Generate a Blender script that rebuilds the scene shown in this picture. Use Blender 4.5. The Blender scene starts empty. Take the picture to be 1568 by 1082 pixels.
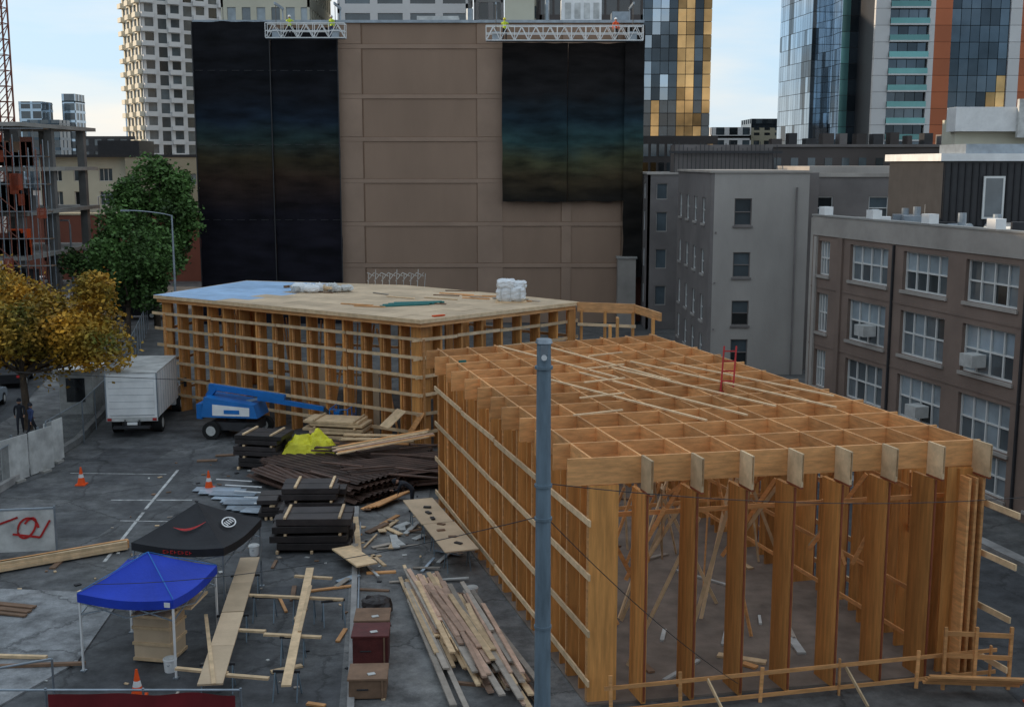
import bpy, math, random
from mathutils import Vector, Matrix, noise as mnoise
random.seed(7)
R=random.random
def U(a,b): return a+(b-a)*random.random()
scene=bpy.context.scene
# ------------------------------------------------------------------ materials
def mat(name,col,rough=.8,var=.2,nscale=1.5,stretch=(1,1,1),metal=0,bump=.15,bscale=12,rv=.15,col2=None,spec=.4,detail=4,trans=0):
    m=bpy.data.materials.new(name);m.use_nodes=True
    nt=m.node_tree;N=nt.nodes;L=nt.links
    b=N['Principled BSDF']
    tc=N.new('ShaderNodeTexCoord');mp=N.new('ShaderNodeMapping');mp.inputs['Scale'].default_value=stretch
    L.new(tc.outputs['Object'],mp.inputs['Vector'])
    no=N.new('ShaderNodeTexNoise');no.inputs['Scale'].default_value=nscale;no.inputs['Detail'].default_value=detail;no.inputs['Roughness'].default_value=.6
    L.new(mp.outputs[0],no.inputs['Vector'])
    mr=N.new('ShaderNodeMapRange');mr.inputs[1].default_value=.3;mr.inputs[2].default_value=.7
    L.new(no.outputs['Fac'],mr.inputs[0])
    mx=N.new('ShaderNodeMixRGB')
    c2=col2 or tuple(min(1,c*(1+var)) for c in col);c1=tuple(c*(1-var) for c in col) if not col2 else col
    mx.inputs[1].default_value=(*c1,1);mx.inputs[2].default_value=(*c2,1)
    L.new(mr.outputs[0],mx.inputs[0])
    at=N.new('ShaderNodeAttribute');at.attribute_name='rnd'
    m2=N.new('ShaderNodeMapRange');m2.inputs[3].default_value=1-rv;m2.inputs[4].default_value=1+rv
    L.new(at.outputs['Fac'],m2.inputs[0])
    vs=N.new('ShaderNodeVectorMath');vs.operation='SCALE'
    L.new(mx.outputs[0],vs.inputs[0]);L.new(m2.outputs[0],vs.inputs['Scale'])
    L.new(vs.outputs[0],b.inputs['Base Color'])
    b.inputs['Roughness'].default_value=rough;b.inputs['Metallic'].default_value=metal
    b.inputs['Specular IOR Level'].default_value=spec
    if bump>0:
        n2=N.new('ShaderNodeTexNoise');n2.inputs['Scale'].default_value=bscale;n2.inputs['Detail'].default_value=2
        L.new(mp.outputs[0],n2.inputs['Vector'])
        bp=N.new('ShaderNodeBump');bp.inputs['Strength'].default_value=bump;bp.inputs['Distance'].default_value=.05
        L.new(n2.outputs['Fac'],bp.inputs['Height']);L.new(bp.outputs[0],b.inputs['Normal'])
    if trans>0:
        out=N['Material Output'];tr=N.new('ShaderNodeBsdfTransparent');ms=N.new('ShaderNodeMixShader');ms.inputs[0].default_value=trans
        L.new(b.outputs[0],ms.inputs[1]);L.new(tr.outputs[0],ms.inputs[2]);L.new(ms.outputs[0],out.inputs['Surface'])
    return m
M={}
def dm(k,*a,**kw): M[k]=mat(k,*a,**kw)
dm('lvl',(.60,.275,.080),.6,.26,1.4,(6,6,.5),rv=.22)
dm('lvl_h',(.66,.325,.125),.6,.24,2.0,(1,1,5),rv=.22)
dm('lumber',(.66,.47,.28),.7,.2,3,rv=.22)
dm('lumber_pink',(.50,.33,.24),.75,.2,3,rv=.35)
dm('lumber_grey',(.36,.31,.26),.8,.2,3,rv=.3)
dm('plywood',(.55,.41,.27),.75,.2,.7,rv=.15,detail=6)
dm('edge_red',(.26,.07,.03),.7,.2,3,bump=0)
dm('wood_dark',(.20,.12,.075),.8,.25,2)
dm('membrane_blue',(.33,.49,.70),.55,.15,1.2,rv=.12)
dm('white',(.75,.75,.74),.55,.10,1.5,rv=.08,bump=0)
dm('white_dirty',(.50,.50,.48),.6,.28,1.5,rv=.1,bump=0)
dm('plastic_wrap',(.72,.73,.74),.28,.12,4,bump=.7,bscale=5)
dm('black',(.014,.014,.017),.6,.3,2,rv=.3,bump=0)
dm('black_pack',(.034,.027,.026),.5,.4,1.5,rv=.45)
dm('steel_dark',(.03,.03,.033),.5,.2,2,bump=0)
dm('deck_brown',(.085,.047,.034),.6,.4,1.2,rv=.4)
dm('galv',(.30,.34,.38),.4,.2,2,metal=.6,bump=0)
dm('pole_paint',(.16,.215,.26),.45,.25,2,(3,3,.6),bump=.05)
dm('blue',(.01,.045,.46),.6,.15,1)
dm('lift_blue',(.01,.15,.46),.35,.15,1.5,bump=.03)
dm('red',(.42,.02,.02),.6,.15,2,bump=0)
dm('banner_red',(.16,.012,.016),.6,.25,1.2,bump=0)
dm('orange',(.80,.09,.01),.5,.1,2,bump=0)
dm('yellow',(.62,.58,.02),.5,.25,1.5,bump=.6,bscale=4)
dm('maroon',(.095,.020,.018),.6,.3,2)
dm('teal',(.02,.16,.15),.5,.1,2,bump=0)
dm('rubber',(.012,.012,.012),.8,.1,2,bump=0)
dm('glassdark',(.03,.035,.04),.08,.2,2,rv=.6,bump=0,spec=.8)
dm('concrete',(.30,.29,.27),.85,.2,.6,rv=.1)
dm('concrete_dk',(.17,.165,.16),.9,.25,.5,rv=.1)
dm('kerb',(.28,.27,.26),.85,.35,1)
dm('paint',(.46,.46,.45),.8,.5,3,rv=.05,bump=0)
dm('brownwall',(.290,.196,.140),.9,.13,.18,(1,1,.35),rv=.05,bump=.05,detail=7)
dm('brownband',(.325,.225,.165),.9,.13,.3,rv=.05,bump=.05,detail=6)
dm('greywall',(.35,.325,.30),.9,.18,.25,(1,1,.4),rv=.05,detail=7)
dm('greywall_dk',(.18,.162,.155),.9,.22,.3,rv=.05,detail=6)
dm('brick',(.200,.145,.118),.9,.16,.5,rv=.1,bump=.1,detail=7)
dm('parapet',(.34,.31,.28),.9,.2,.5,rv=.1,detail=6)
dm('cream',(.52,.50,.40),.9,.08,.3,rv=.06,bump=0)
dm('cream2',(.36,.33,.24),.9,.08,.3,rv=.06,bump=0)
dm('redwall',(.22,.085,.06),.9,.12,.4,bump=0)
dm('roofgravel',(.20,.20,.20),.95,.3,.5)
dm('winlight',(.17,.20,.22),.12,.3,.5,rv=.95,bump=0,spec=.8)
dm('windk',(.05,.065,.075),.1,.3,.5,rv=.8,bump=0,spec=.8)
dm('winframe',(.62,.62,.60),.6,.05,2,rv=.05,bump=0)
dm('tower_slab_sunlit',(.62,.57,.46),.8,.05,.2,rv=.05,bump=0)
dm('tower_white',(.60,.59,.58),.8,.05,.2,rv=.05,bump=0)
dm('tower_brown',(.055,.045,.042),.5,.2,.2,rv=.3,bump=0)
dm('mirror',(.34,.42,.50),.06,.12,.08,metal=.9,bump=.35,bscale=.25,rv=.25)
dm('bronze_gold_reflection',(.40,.25,.11),.08,.5,.12,metal=.85,bump=.5,bscale=.3,rv=.6)  # gold tint stands in for reflected sunlit buildings; also bronze podium panes
dm('mirror_dk',(.06,.08,.10),.07,.3,.1,metal=.8,bump=.3,bscale=.25,rv=.5)
dm('mirror_teal',(.10,.24,.24),.15,.2,.1,metal=.4,bump=0,rv=.4)
dm('tower_orange',(.46,.13,.05),.6,.1,.1,rv=.15,bump=0)
dm('soil',(.17,.135,.11),.95,.35,1,detail=7)
dm('bark',(.07,.05,.035),.95,.3,4)
dm('leaf_green',(.060,.120,.028),.7,.3,.6,rv=.7,bump=0)
dm('leaf_autumn',(.55,.27,.022),.7,.5,.45,rv=.55,bump=0,col2=(.12,.13,.02))
dm('skin',(.45,.25,.17),.6,.05,3,bump=0)
dm('cloth_dark',(.02,.022,.03),.9,.2,5,bump=0)
dm('cloth_blue',(.04,.06,.14),.9,.2,5,bump=0)
dm('hiviz',(.60,.75,.05),.7,.1,3,bump=0)
dm('cloth_white',(.7,.7,.68),.8,.1,3,bump=0)
dm('fencemesh',(.12,.13,.13),.8,.2,2,trans=.62,bump=0)
dm('scaf_net',(.35,.07,.03),.8,.3,1,trans=.5,bump=0)
dm('carpaint',(.35,.40,.45),.25,.05,1,metal=.3,bump=0,rv=.1)
dm('carwhite',(.7,.7,.7),.25,.03,1,bump=0,rv=.1)
dm('panegrey',(.33,.39,.45),.25,.3,.8,metal=.2,rv=.3)
def netmat(name,stops):
    m=bpy.data.materials.new(name);m.use_nodes=True;nt=m.node_tree;N=nt.nodes;L=nt.links;b=N['Principled BSDF']
    tc=N.new('ShaderNodeTexCoord');sp=N.new('ShaderNodeSeparateXYZ');L.new(tc.outputs['Object'],sp.inputs[0])
    no=N.new('ShaderNodeTexNoise');no.inputs['Scale'].default_value=.25;no.inputs['Detail'].default_value=5;L.new(tc.outputs['Object'],no.inputs['Vector'])
    ma=N.new('ShaderNodeMath');ma.operation='MULTIPLY_ADD';ma.inputs[1].default_value=2.2;L.new(no.outputs['Fac'],ma.inputs[0]);L.new(sp.outputs['Z'],ma.inputs[2])
    mr=N.new('ShaderNodeMapRange');mr.inputs[1].default_value=1.1;mr.inputs[2].default_value=26.1;L.new(ma.outputs[0],mr.inputs[0])
    cr=N.new('ShaderNodeValToRGB');e=cr.color_ramp.elements
    e[0].position=stops[0][0]/25;e[0].color=(*stops[0][1],1);e[1].position=stops[-1][0]/25;e[1].color=(*stops[-1][1],1)
    for z,c in stops[1:-1]:
        k=e.new(z/25);k.color=(*c,1)
    L.new(mr.outputs[0],cr.inputs[0])
    n2=N.new('ShaderNodeTexNoise');n2.inputs['Scale'].default_value=1.0;n2.inputs['Detail'].default_value=6
    mp=N.new('ShaderNodeMapping');mp.inputs['Scale'].default_value=(.35,1,1.3);L.new(tc.outputs['Object'],mp.inputs[0]);L.new(mp.outputs[0],n2.inputs['Vector'])
    m3=N.new('ShaderNodeMapRange');m3.inputs[1].default_value=.3;m3.inputs[2].default_value=.7;m3.inputs[3].default_value=.5;m3.inputs[4].default_value=1.7;L.new(n2.outputs['Fac'],m3.inputs[0])
    vs=N.new('ShaderNodeVectorMath');vs.operation='SCALE';L.new(cr.outputs[0],vs.inputs[0]);L.new(m3.outputs[0],vs.inputs['Scale'])
    L.new(vs.outputs[0],b.inputs['Base Color']);b.inputs['Roughness'].default_value=.8;b.inputs['Specular IOR Level'].default_value=.15
    bp=N.new('ShaderNodeBump');bp.inputs['Strength'].default_value=.4;bp.inputs['Distance'].default_value=.1;L.new(n2.outputs['Fac'],bp.inputs['Height']);L.new(bp.outputs[0],b.inputs['Normal'])
    return m
M['net_a']=netmat('net_a',[(0,(.008,.008,.013)),(9.5,(.008,.007,.011)),(12.3,(.026,.015,.010)),(13.7,(.034,.027,.014)),(15.4,(.018,.034,.033)),(17,(.009,.017,.029)),(19,(.006,.007,.010)),(25,(.008,.008,.010))])
M['net_b']=netmat('net_b',[(0,(.009,.009,.010)),(10.6,(.014,.012,.010)),(12.3,(.044,.032,.017)),(13.7,(.048,.050,.026)),(15.2,(.022,.050,.050)),(17,(.011,.024,.034)),(19,(.010,.010,.011)),(25,(.013,.010,.009))])
def groundmat(name,c1,c2,c3,rough=.85):
    m=bpy.data.materials.new(name);m.use_nodes=True;nt=m.node_tree;N=nt.nodes;L=nt.links;b=N['Principled BSDF']
    tc=N.new('ShaderNodeTexCoord')
    def nz(s,d,r=.6):
        n=N.new('ShaderNodeTexNoise');n.inputs['Scale'].default_value=s;n.inputs['Detail'].default_value=d;n.inputs['Roughness'].default_value=r;L.new(tc.outputs['Object'],n.inputs['Vector']);return n
    a=nz(.16,7,.72);cr=N.new('ShaderNodeValToRGB');e=cr.color_ramp.elements
    e[0].position=.38;e[0].color=(*c1,1);e[1].position=.62;e[1].color=(*c3,1);k=e.new(.5);k.color=(*c2,1)
    L.new(a.outputs['Fac'],cr.inputs[0])
    s=nz(1.0,6,.75);m1=N.new('ShaderNodeMapRange');m1.inputs[1].default_value=.36;m1.inputs[2].default_value=.64;m1.inputs[3].default_value=.48;m1.inputs[4].default_value=1.4;L.new(s.outputs['Fac'],m1.inputs[0])
    g=nz(30,2);m2=N.new('ShaderNodeMapRange');m2.inputs[3].default_value=.7;m2.inputs[4].default_value=1.3;L.new(g.outputs['Fac'],m2.inputs[0])
    vo=N.new('ShaderNodeTexVoronoi');vo.feature='DISTANCE_TO_EDGE';vo.inputs['Scale'].default_value=.22
    wv=N.new('ShaderNodeVectorMath');wv.operation='ADD';L.new(tc.outputs['Object'],wv.inputs[0]);L.new(s.outputs['Color'],wv.inputs[1]);L.new(wv.outputs[0],vo.inputs['Vector'])
    m4=N.new('ShaderNodeMapRange');m4.inputs[1].default_value=.004;m4.inputs[2].default_value=.014;m4.inputs[3].default_value=.5;m4.inputs[4].default_value=1;L.new(vo.outputs['Distance'],m4.inputs[0])
    mu=N.new('ShaderNodeMath');mu.operation='MULTIPLY';L.new(m1.outputs[0],mu.inputs[0]);L.new(m2.outputs[0],mu.inputs[1])
    mu2=N.new('ShaderNodeMath');mu2.operation='MULTIPLY';L.new(mu.outputs[0],mu2.inputs[0]);L.new(m4.outputs[0],mu2.inputs[1])
    vs=N.new('ShaderNodeVectorMath');vs.operation='SCALE';L.new(cr.outputs[0],vs.inputs[0]);L.new(mu2.outputs[0],vs.inputs['Scale'])
    L.new(vs.outputs[0],b.inputs['Base Color'])
    m5=N.new('ShaderNodeMapRange');m5.inputs[3].default_value=rough-.3;m5.inputs[4].default_value=rough+.1;L.new(a.outputs['Fac'],m5.inputs[0]);L.new(m5.outputs[0],b.inputs['Roughness'])
    return m
M['g_far']=groundmat('g_far',(.07,.07,.07),(.09,.09,.088),(.11,.105,.10))
M['g_lot']=groundmat('g_lot',(.048,.049,.053),(.078,.080,.083),(.118,.118,.117))
M['g_walk']=groundmat('g_walk',(.10,.10,.10),(.15,.148,.145),(.20,.195,.185))
M['g_slab']=groundmat('g_slab',(.19,.195,.20),(.23,.235,.24),(.27,.27,.27))
M['g_road']=groundmat('g_road',(.035,.036,.04),(.05,.052,.056),(.065,.066,.07))
# ------------------------------------------------------------------ mesh builder
class MB:
    def __init__(s): s.v=[];s.f=[];s.m=[];s.r=[];s.mats=[];s.T=(0,0,0)
    def mi(s,k):
        if k not in s.mats: s.mats.append(k)
        return s.mats.index(k)
    def tr(s,p):
        ox,oy,a=s.T[:3]
        if a==0 and ox==0 and oy==0: return tuple(p)
        c,n=math.cos(a),math.sin(a);return (ox+p[0]*c-p[1]*n,oy+p[0]*n+p[1]*c,p[2])
    def add(s,pts,faces,m,r=None):
        b=len(s.v);s.v+=[s.tr(p) for p in pts];i=s.mi(m);r=R() if r is None else r
        for f in faces: s.f.append([b+k for k in f]);s.m.append(i);s.r.append(r)
    HF=[(0,3,2,1),(4,5,6,7),(0,1,5,4),(1,2,6,5),(2,3,7,6),(3,0,4,7)]
    def hexa(s,p,m,r=None): s.add(p,s.HF,m,r)
    def box(s,c,sz,m,rot=0,r=None):
        hx,hy,hz=sz[0]/2,sz[1]/2,sz[2]/2;cc,n=math.cos(rot),math.sin(rot)
        P=[]
        for z in(-hz,hz):
            for x,y in((-hx,-hy),(hx,-hy),(hx,hy),(-hx,hy)): P.append((c[0]+x*cc-y*n,c[1]+x*n+y*cc,c[2]+z))
        s.hexa(P,m,r)
    def bx(s,x0,x1,y0,y1,z0,z1,m,r=None): s.box(((x0+x1)/2,(y0+y1)/2,(z0+z1)/2),(abs(x1-x0),abs(y1-y0),abs(z1-z0)),m,0,r)
    def beam(s,p1,p2,w,h,m,r=None,roll=0):
        a=Vector(p1);b=Vector(p2);d=(b-a).normalized()
        sd=d.cross(Vector((0,0,1)))
        if sd.length<.01: sd=Vector((1,0,0))
        sd.normalize();up=sd.cross(d)
        if roll: q=Matrix.Rotation(roll,3,d);sd=q@sd;up=q@up
        sd*=w/2;up*=h/2
        s.hexa([a-sd-up,a+sd-up,b+sd-up,b-sd-up,a-sd+up,a+sd+up,b+sd+up,b-sd+up],m,r)
    def cyl(s,p1,p2,r1,r2,n,m,r=None):
        a=Vector(p1);b=Vector(p2);d=(b-a).normalized();sd=d.cross(Vector((0,0,1)))
        if sd.length<.01: sd=Vector((1,0,0))
        sd.normalize();up=sd.cross(d);P=[]
        for c,rr in((a,r1),(b,r2)):
            for i in range(n):
                t=2*math.pi*i/n;P.append(c+sd*math.cos(t)*rr+up*math.sin(t)*rr)
        F=[(i,(i+1)%n,n+(i+1)%n,n+i) for i in range(n)]+[tuple(range(n-1,-1,-1)),tuple(range(n,2*n))]
        s.add(P,F,m,r)
    def prism(s,poly,z0,z1,m,r=None):
        n=len(poly);P=[(x,y,z0) for x,y in poly]+[(x,y,z1) for x,y in poly]
        s.add(P,[tuple(range(n-1,-1,-1)),tuple(range(n,2*n))]+[(i,(i+1)%n,n+(i+1)%n,n+i) for i in range(n)],m,r)
    def quad(s,pts,m,r=None): s.add(pts,[tuple(range(len(pts)))],m,r)
    def lump(s,c,sz,m,seed=0,amp=.12,p=4.0,n=16):
        P=[];F=[]
        for j in range(n+1):
            ph=-math.pi/2+math.pi*j/n
            for i in range(2*n):
                th=math.pi*i/n;v=Vector((math.cos(ph)*math.cos(th),math.cos(ph)*math.sin(th),math.sin(ph)))
                k=(abs(v.x)**p+abs(v.y)**p+abs(v.z)**p)**(-1/p);v=v*k
                q=1+amp*mnoise.noise(v*2.2+Vector((seed,0,0)))+amp*.6*mnoise.noise(v*5+Vector((0,seed,0)))
                P.append((c[0]+v.x*sz[0]/2*q,c[1]+v.y*sz[1]/2*q,c[2]+v.z*sz[2]/2*q))
        w=2*n
        for j in range(n):
            for i in range(w): F.append((j*w+i,j*w+(i+1)%w,(j+1)*w+(i+1)%w,(j+1)*w+i))
        s.add(P,F,m,.5)
    def wb(s,p0,d,s0,s1,z0,z1,n0,n1,m,r=None):
        nx,ny=d[1],-d[0]
        if n0>n1:n0,n1=n1,n0
        def q(a,b,z): return (p0[0]+d[0]*a+nx*b,p0[1]+d[1]*a+ny*b,z)
        s.hexa([q(s0,n1,z0),q(s1,n1,z0),q(s1,n0,z0),q(s0,n0,z0),q(s0,n1,z1),q(s1,n1,z1),q(s1,n0,z1),q(s0,n0,z1)],m,r)
    def obj(s,name,parent=None,smooth=False,bevel=0):
        me=bpy.data.meshes.new(name);me.from_pydata([tuple(v) for v in s.v],[],s.f);me.update()
        for k in s.mats: me.materials.append(M[k])
        me.polygons.foreach_set('material_index',s.m)
        a=me.attributes.new('rnd','FLOAT','FACE');a.data.foreach_set('value',s.r)
        if smooth: me.polygons.foreach_set('use_smooth',[True]*len(s.f))
        o=bpy.data.objects.new(name,me);scene.collection.objects.link(o)
        if parent:o.parent=parent
        if bevel:
            md=o.modifiers.new('b','BEVEL');md.width=bevel;md.segments=2;md.limit_method='ANGLE'
        return o
def empty(name):
    o=bpy.data.objects.new(name,None);scene.collection.objects.link(o);return o
def gridwall(mb,p0,d,L,z0,z1,bands,bays,mw,mg,mf=None,th=.25,mull=(0,0),fw=.06,sill=None):
    z=z0
    for (a,b) in bands:
        if a>z: mb.wb(p0,d,0,L,z,a,-th,0,mw,.5)
        s=0
        for (c,e) in bays:
            if c>s: mb.wb(p0,d,s,c,a,b,-th,0,mw,.5)
            n=max(1,mull[0]);k=max(1,mull[1]);blind=R()
            for i in range(n):
                for j in range(k):
                    rr=R()*.8
                    if j==k-1 and blind>.35: rr=.75+.25*R()
                    mb.wb(p0,d,c+(e-c)*i/n,c+(e-c)*(i+1)/n,a+(b-a)*j/k,a+(b-a)*(j+1)/k,-th-.02,-th+.03,mg,rr)
            if mf:
                mb.wb(p0,d,c,c+fw,a,b,-th+.04,-th+.12,mf,.5);mb.wb(p0,d,e-fw,e,a,b,-th+.04,-th+.12,mf,.5)
                mb.wb(p0,d,c+fw,e-fw,a,a+fw,-th+.04,-th+.118,mf,.5);mb.wb(p0,d,c+fw,e-fw,b-fw,b,-th+.04,-th+.118,mf,.5)
                for i in range(1,n): x=c+(e-c)*i/n;mb.wb(p0,d,x-fw/2,x+fw/2,a+fw,b-fw,-th+.04,-th+.115,mf,.5)
                for j in range(1,k): x=a+(b-a)*j/k;mb.wb(p0,d,c+fw,e-fw,x-fw/2,x+fw/2,-th+.04,-th+.11,mf,.5)
            if sill: mb.wb(p0,d,c-.08,e+.08,a-.14,a-.005,.003,.09,sill,.5)
            s=e
        if s<L: mb.wb(p0,d,s,L,a,b,-th,0,mw,.5)
        z=b
    if z<z1: mb.wb(p0,d,0,L,z,z1,-th,0,mw,.5)
# ------------------------------------------------------------------ ground
g=MB();g.quad([(-2500,-300,0),(2500,-300,0),(2500,3500,0),(-2500,3500,0)],'g_far');g.obj('ground')
g=MB();g.prism([(-21.2,18),(-3.3,18),(-6.3,46),(-3.5,58),(-18,70),(-25,78),(-21.6,62),(-20.9,56),(-20.8,51.5),(-21.6,48.5)],-.2,.004,'g_lot');g.obj('parking_lot')
g=MB();g.prism([(-3.3,18),(3.5,18),(2.5,27),(-3.4,46),(-3.5,52),(-6.3,46)],-.2,.012,'g_walk');g.obj('work_pavement')
g=MB();g.prism([(-22,36.6),(-12.3,35.6),(-11.9,30.4),(-13.2,27),(-22,27)],-.2,.05,'g_slab');g.obj('concrete_slab')
g=MB()
pts=[(-40,30),(-26.5,30),(-26.5,52),(-27,62),(-31,80),(-36,98),(-44,130),(-70,230),(-110,400),(-128,400),(-82,230),(-54,130),(-46,98),(-40,60)]
g.prism(pts,-.2,.005,'g_road');g.prism([(-200,108),(-20,104),(60,101.6),(60,93),(11.3,96),(11.3,99),(-26,99),(-40,98),(-200,96)],-.2,.010,'g_road');g.obj('street_road')
g=MB();g.prism([(-26.3,30),(-21.8,30),(-21.4,56),(-22.3,62),(-26,78),(-31,97),(-35.6,97),(-30.8,80),(-26.8,62),(-26.3,52)],-.1,.13,'g_walk')
g.prism([(-21.75,30),(-21.5,30),(-21.1,56),(-22.0,62),(-25.7,78),(-25.95,78),(-22.28,62),(-21.38,56)],-.1,.30,'kerb');g.obj('street_pavement')
g=MB();g.prism([(13.2,20),(16.5,20),(21.5,20),(11.5,58),(4.5,58),(6.3,50),(12.8,30)],-.2,.006,'g_road')
g.prism([(20.8,25),(21.3,25),(12.3,59),(11.8,59)],-.1,.14,'kerb');g.obj('alley_road')
g=MB()
def line(p,q,w=.1,m='paint',z=.009):
    a=Vector((*p,0));b=Vector((*q,0));d=(b-a).normalized();n=Vector((-d.y,d.x,0))*w/2
    g.quad([(*(a-n).xy,z),(*(b-n).xy,z),(*(b+n).xy,z),(*(a+n).xy,z)],m)
line((-14.9,50.9),(-14.5,44.9),.12);line((-14.45,44.5),(-14.0,38.7),.12);line((-16.3,46.2),(-14.65,46.2));line((-14.45,46.2),(-13.0,46.2));line((-19.5,50.4),(-15.2,50.2),.06)
line((-15.0,43.4),(-12.6,43.3),.08);g.obj('parking_lines')
g=MB()
for poly_ in ([(-17.5,41.2),(-15.2,41.5),(-15.0,43.0),(-17.2,42.9)],[(-19.6,52.5),(-16.5,52.2),(-16.2,54.8),(-19.2,55.0)],[(-12.4,42.0),(-10.6,42.2),(-10.9,43.4),(-12.5,43.2)],[(-8.6,33.8),(-6.6,34.1),(-6.7,36.4),(-8.4,36.2)]): g.prism(poly_,-.1,.0075,'g_road')
g.obj('asphalt_patches')
# ------------------------------------------------------------------ timber block
FL=Vector((1.94,28.0));FR=Vector((12.03,29.93));BR=Vector((5.93,48.9));BL=Vector((-2.8,44.9))
def P(a,b): return (FL*(1-a)+FR*a)*(1-b)+(BL*(1-a)+BR*a)*b
def P3(a,b,z): p=P(a,b);return Vector((p.x,p.y,z))
par=empty('timber_frame_building')
mb=MB();mb.prism([tuple(P(-.01,-.01)),tuple(P(1.01,-.01)),tuple(P(1.01,1.01)),tuple(P(-.01,1.01))],-.1,.06,'soil');mb.obj('floor_slab',par)
NA,NB=8,11;ZT=6.4;DZ=.68
mb=MB()
adir=lambda b:(P(1,b)-P(0,b)).normalized()
bdir=lambda a:(P(a,1)-P(a,0)).normalized()
random.seed(77)
for j in range(NB+1):
    b=j/NB;d=adir(b);p=P(0,b)-d*(.5+U(-.06,.14));q=P(1,b)+d*(.12+U(0,.25))
    zj=ZT-.008-U(0,.015)
    mb.beam((p.x,p.y,zj-DZ/2),(q.x,q.y,zj-DZ/2),.068,DZ,'lvl_h')
for i in range(NA+1):
    a=i/NA;d=bdir(a);p=P(a,0)-d*(.70+U(-.03,.05));q=P(a,1)+d*(.2+U(0,.2))
    if i==0:p=P(a,0)
    for j in range(NB):
        p0=P(a,j/NB)+d*.036 if j else p;p1=P(a,(j+1)/NB)-d*.036 if j<NB-1 else q
        h=U(0,.02);mb.beam((p0.x,p0.y,ZT-h-DZ/2),(p1.x,p1.y,ZT-h-DZ/2),.052,DZ,'lvl_h')
    if i>0:
        e=P(a,0)-d*.05;mb.beam((p.x,p.y,ZT-DZ/2-.07),(e.x,e.y,ZT-DZ/2-.07),.062,DZ+.17,'lumber')
        mb.beam((p.x,p.y,ZT-DZ-.18),(e.x,e.y,ZT-DZ-.18),.085,.04,'edge_red')
mb.obj('roof_grid',par)
mb=MB()
def fin(p,q,t,z0,z1,m,r=None):
    d=(q-p).normalized();nn=Vector((-d.y,d.x))*t
    mb.hexa([(*(p-nn),z0),(*(q-nn),z0),(*(q+nn),z0),(*(p+nn),z0),(*(p-nn),z1),(*(q-nn),z1),(*(q+nn),z1),(*(p+nn),z1)],m,r)
for j in range(NB+1):
    b=j/NB;d=adir(b)
    for side in(0,1):
        p=P(side,b);q=p+d*(.70 if side==0 else -.70)
        if side==0:p=p-d*.05
        fin(p,q,.05,.06,ZT-DZ-.03,'lvl')
        e=p-d*.02 if side==0 else p+d*.02
        mb.box((e.x,e.y,2.9),(.04,.10,5.6),'edge_red' if side else 'lvl_h',math.atan2(d.y,d.x))
for j in range(NB):
    b=(j+.5)/NB;d=adir(b)
    for side in(0,1):
        p=P(side,b);fin(p,p+d*(.40 if side==0 else -.40),.04,.06,ZT-.9,'lvl')
for i in range(1,NA+1):
    a=i/NA
    for b,sg in((0,1),(1,-1)):
        if i==NA: continue
        d=bdir(a)*sg;p=P(a,b)-d*.40;fin(p,p+d*.86,.055,.06,ZT-DZ-.23,'lvl')
        e=p-d*.02;an=math.atan2(d.y,d.x);mb.box((e.x,e.y,2.80),(.035,.045,5.35),'edge_red',an)
p=P(1,0);mb.box((p.x-.15,p.y+.1,2.85),(.6,.5,5.6),'lvl',.28)
for k in range(3): q=p+bdir(1)*(-.38)+adir(0)*(-.02-.2*k);mb.box((q.x,q.y+.1,2.8),(.07,.5,5.4),'lvl_h',.28)
mb.obj('columns',par)
mb=MB()
LZ=[4.77,3.38,1.97,.64]
for z in LZ:
    for a,o,ext0,ext1 in((0,-.10,.25,.6),(1,.14,1.3,.3)):
        d=bdir(a);n=adir(.5)*o;p=P(a,0)-d*ext0+n;q=P(a,1)+d*ext1+n
        if a==1: p=p+adir(0)*.12-d*U(-.2,.3)
        k=4
        for t in range(k):
            s0=p.lerp(q,t/k);s1=p.lerp(q,(t+1)/k-.004)
            mb.beam((s0.x,s0.y,z+U(-.03,.03)),(s1.x,s1.y,z+U(-.03,.03)),.05,.16,'lumber')
for z in(4.77,1.97,.64):
    for a,o in((0,.76),(1,-.76)):
        n=adir(.5)*o;p=P(a,0.02)+n;q=P(a,.98)+n;mb.beam((p.x,p.y,z),(q.x,q.y,z),.045,.12,'lvl_h')
for b,zl in((.03,(4.75,)),(.5,(4.6,2.2)),(.985,(4.7,3.4,2.0,.6))):
    for z in zl: mb.beam(P3(.02,b,z),P3(.98,b,z),.045,.12,'lvl_h')
random.seed(11)
for k in range(34):
    a=U(.08,.95);b=U(.05,.9);al=U(-.22,.22);bl=U(-.12,.12)
    a2=min(.97,max(.03,a+al));mb.beam(P3(a,b,.1),P3(a2,min(.97,max(.03,b+bl)),U(3.2,5.6)),.045,.10,'lumber' if k%2 else 'lvl_h')
for i in range(1,NA):
    a=i/NA;s=.085*(1 if i%2 else -1);mb.beam(P3(a+.01,.04,5.4),P3(a+.01+s,.10,3.0),.045,.1,'lvl_h')
    mb.beam(P3(a-s*.2,.12,4.9),P3(a-s,.2,2.4),.045,.1,'lumber')
    mb.beam(P3(a,.18,5.5),P3(a+s,.30,3.6),.045,.1,'lvl_h')
for a0,a1 in((.03,.13),(.20,.11),(.62,.70),(.8,.72)): mb.beam(P3(a0,.02,4.9),P3(a1,.03,3.0),.045,.1,'lvl_h')
for a0,b0,a1,b1 in((.25,.98,.45,.55),(.42,.97,.60,.50),(.20,.60,.44,.18),(.36,.62,.58,.20),(.50,.66,.72,.25),(.62,.70,.88,.22),(.75,.66,.97,.30)):
    mb.beam(P3(a0,b0,ZT+.03),P3(a1,b1,ZT+.035),.08,.045,'lumber',1)
for k in range(5):
    b=.25+.13*k;mb.beam(P3(.1+.1*k,b,ZT+.085),P3(.26+.1*k,b+.02,ZT+.085),.07,.04,'lumber',.9)
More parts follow.
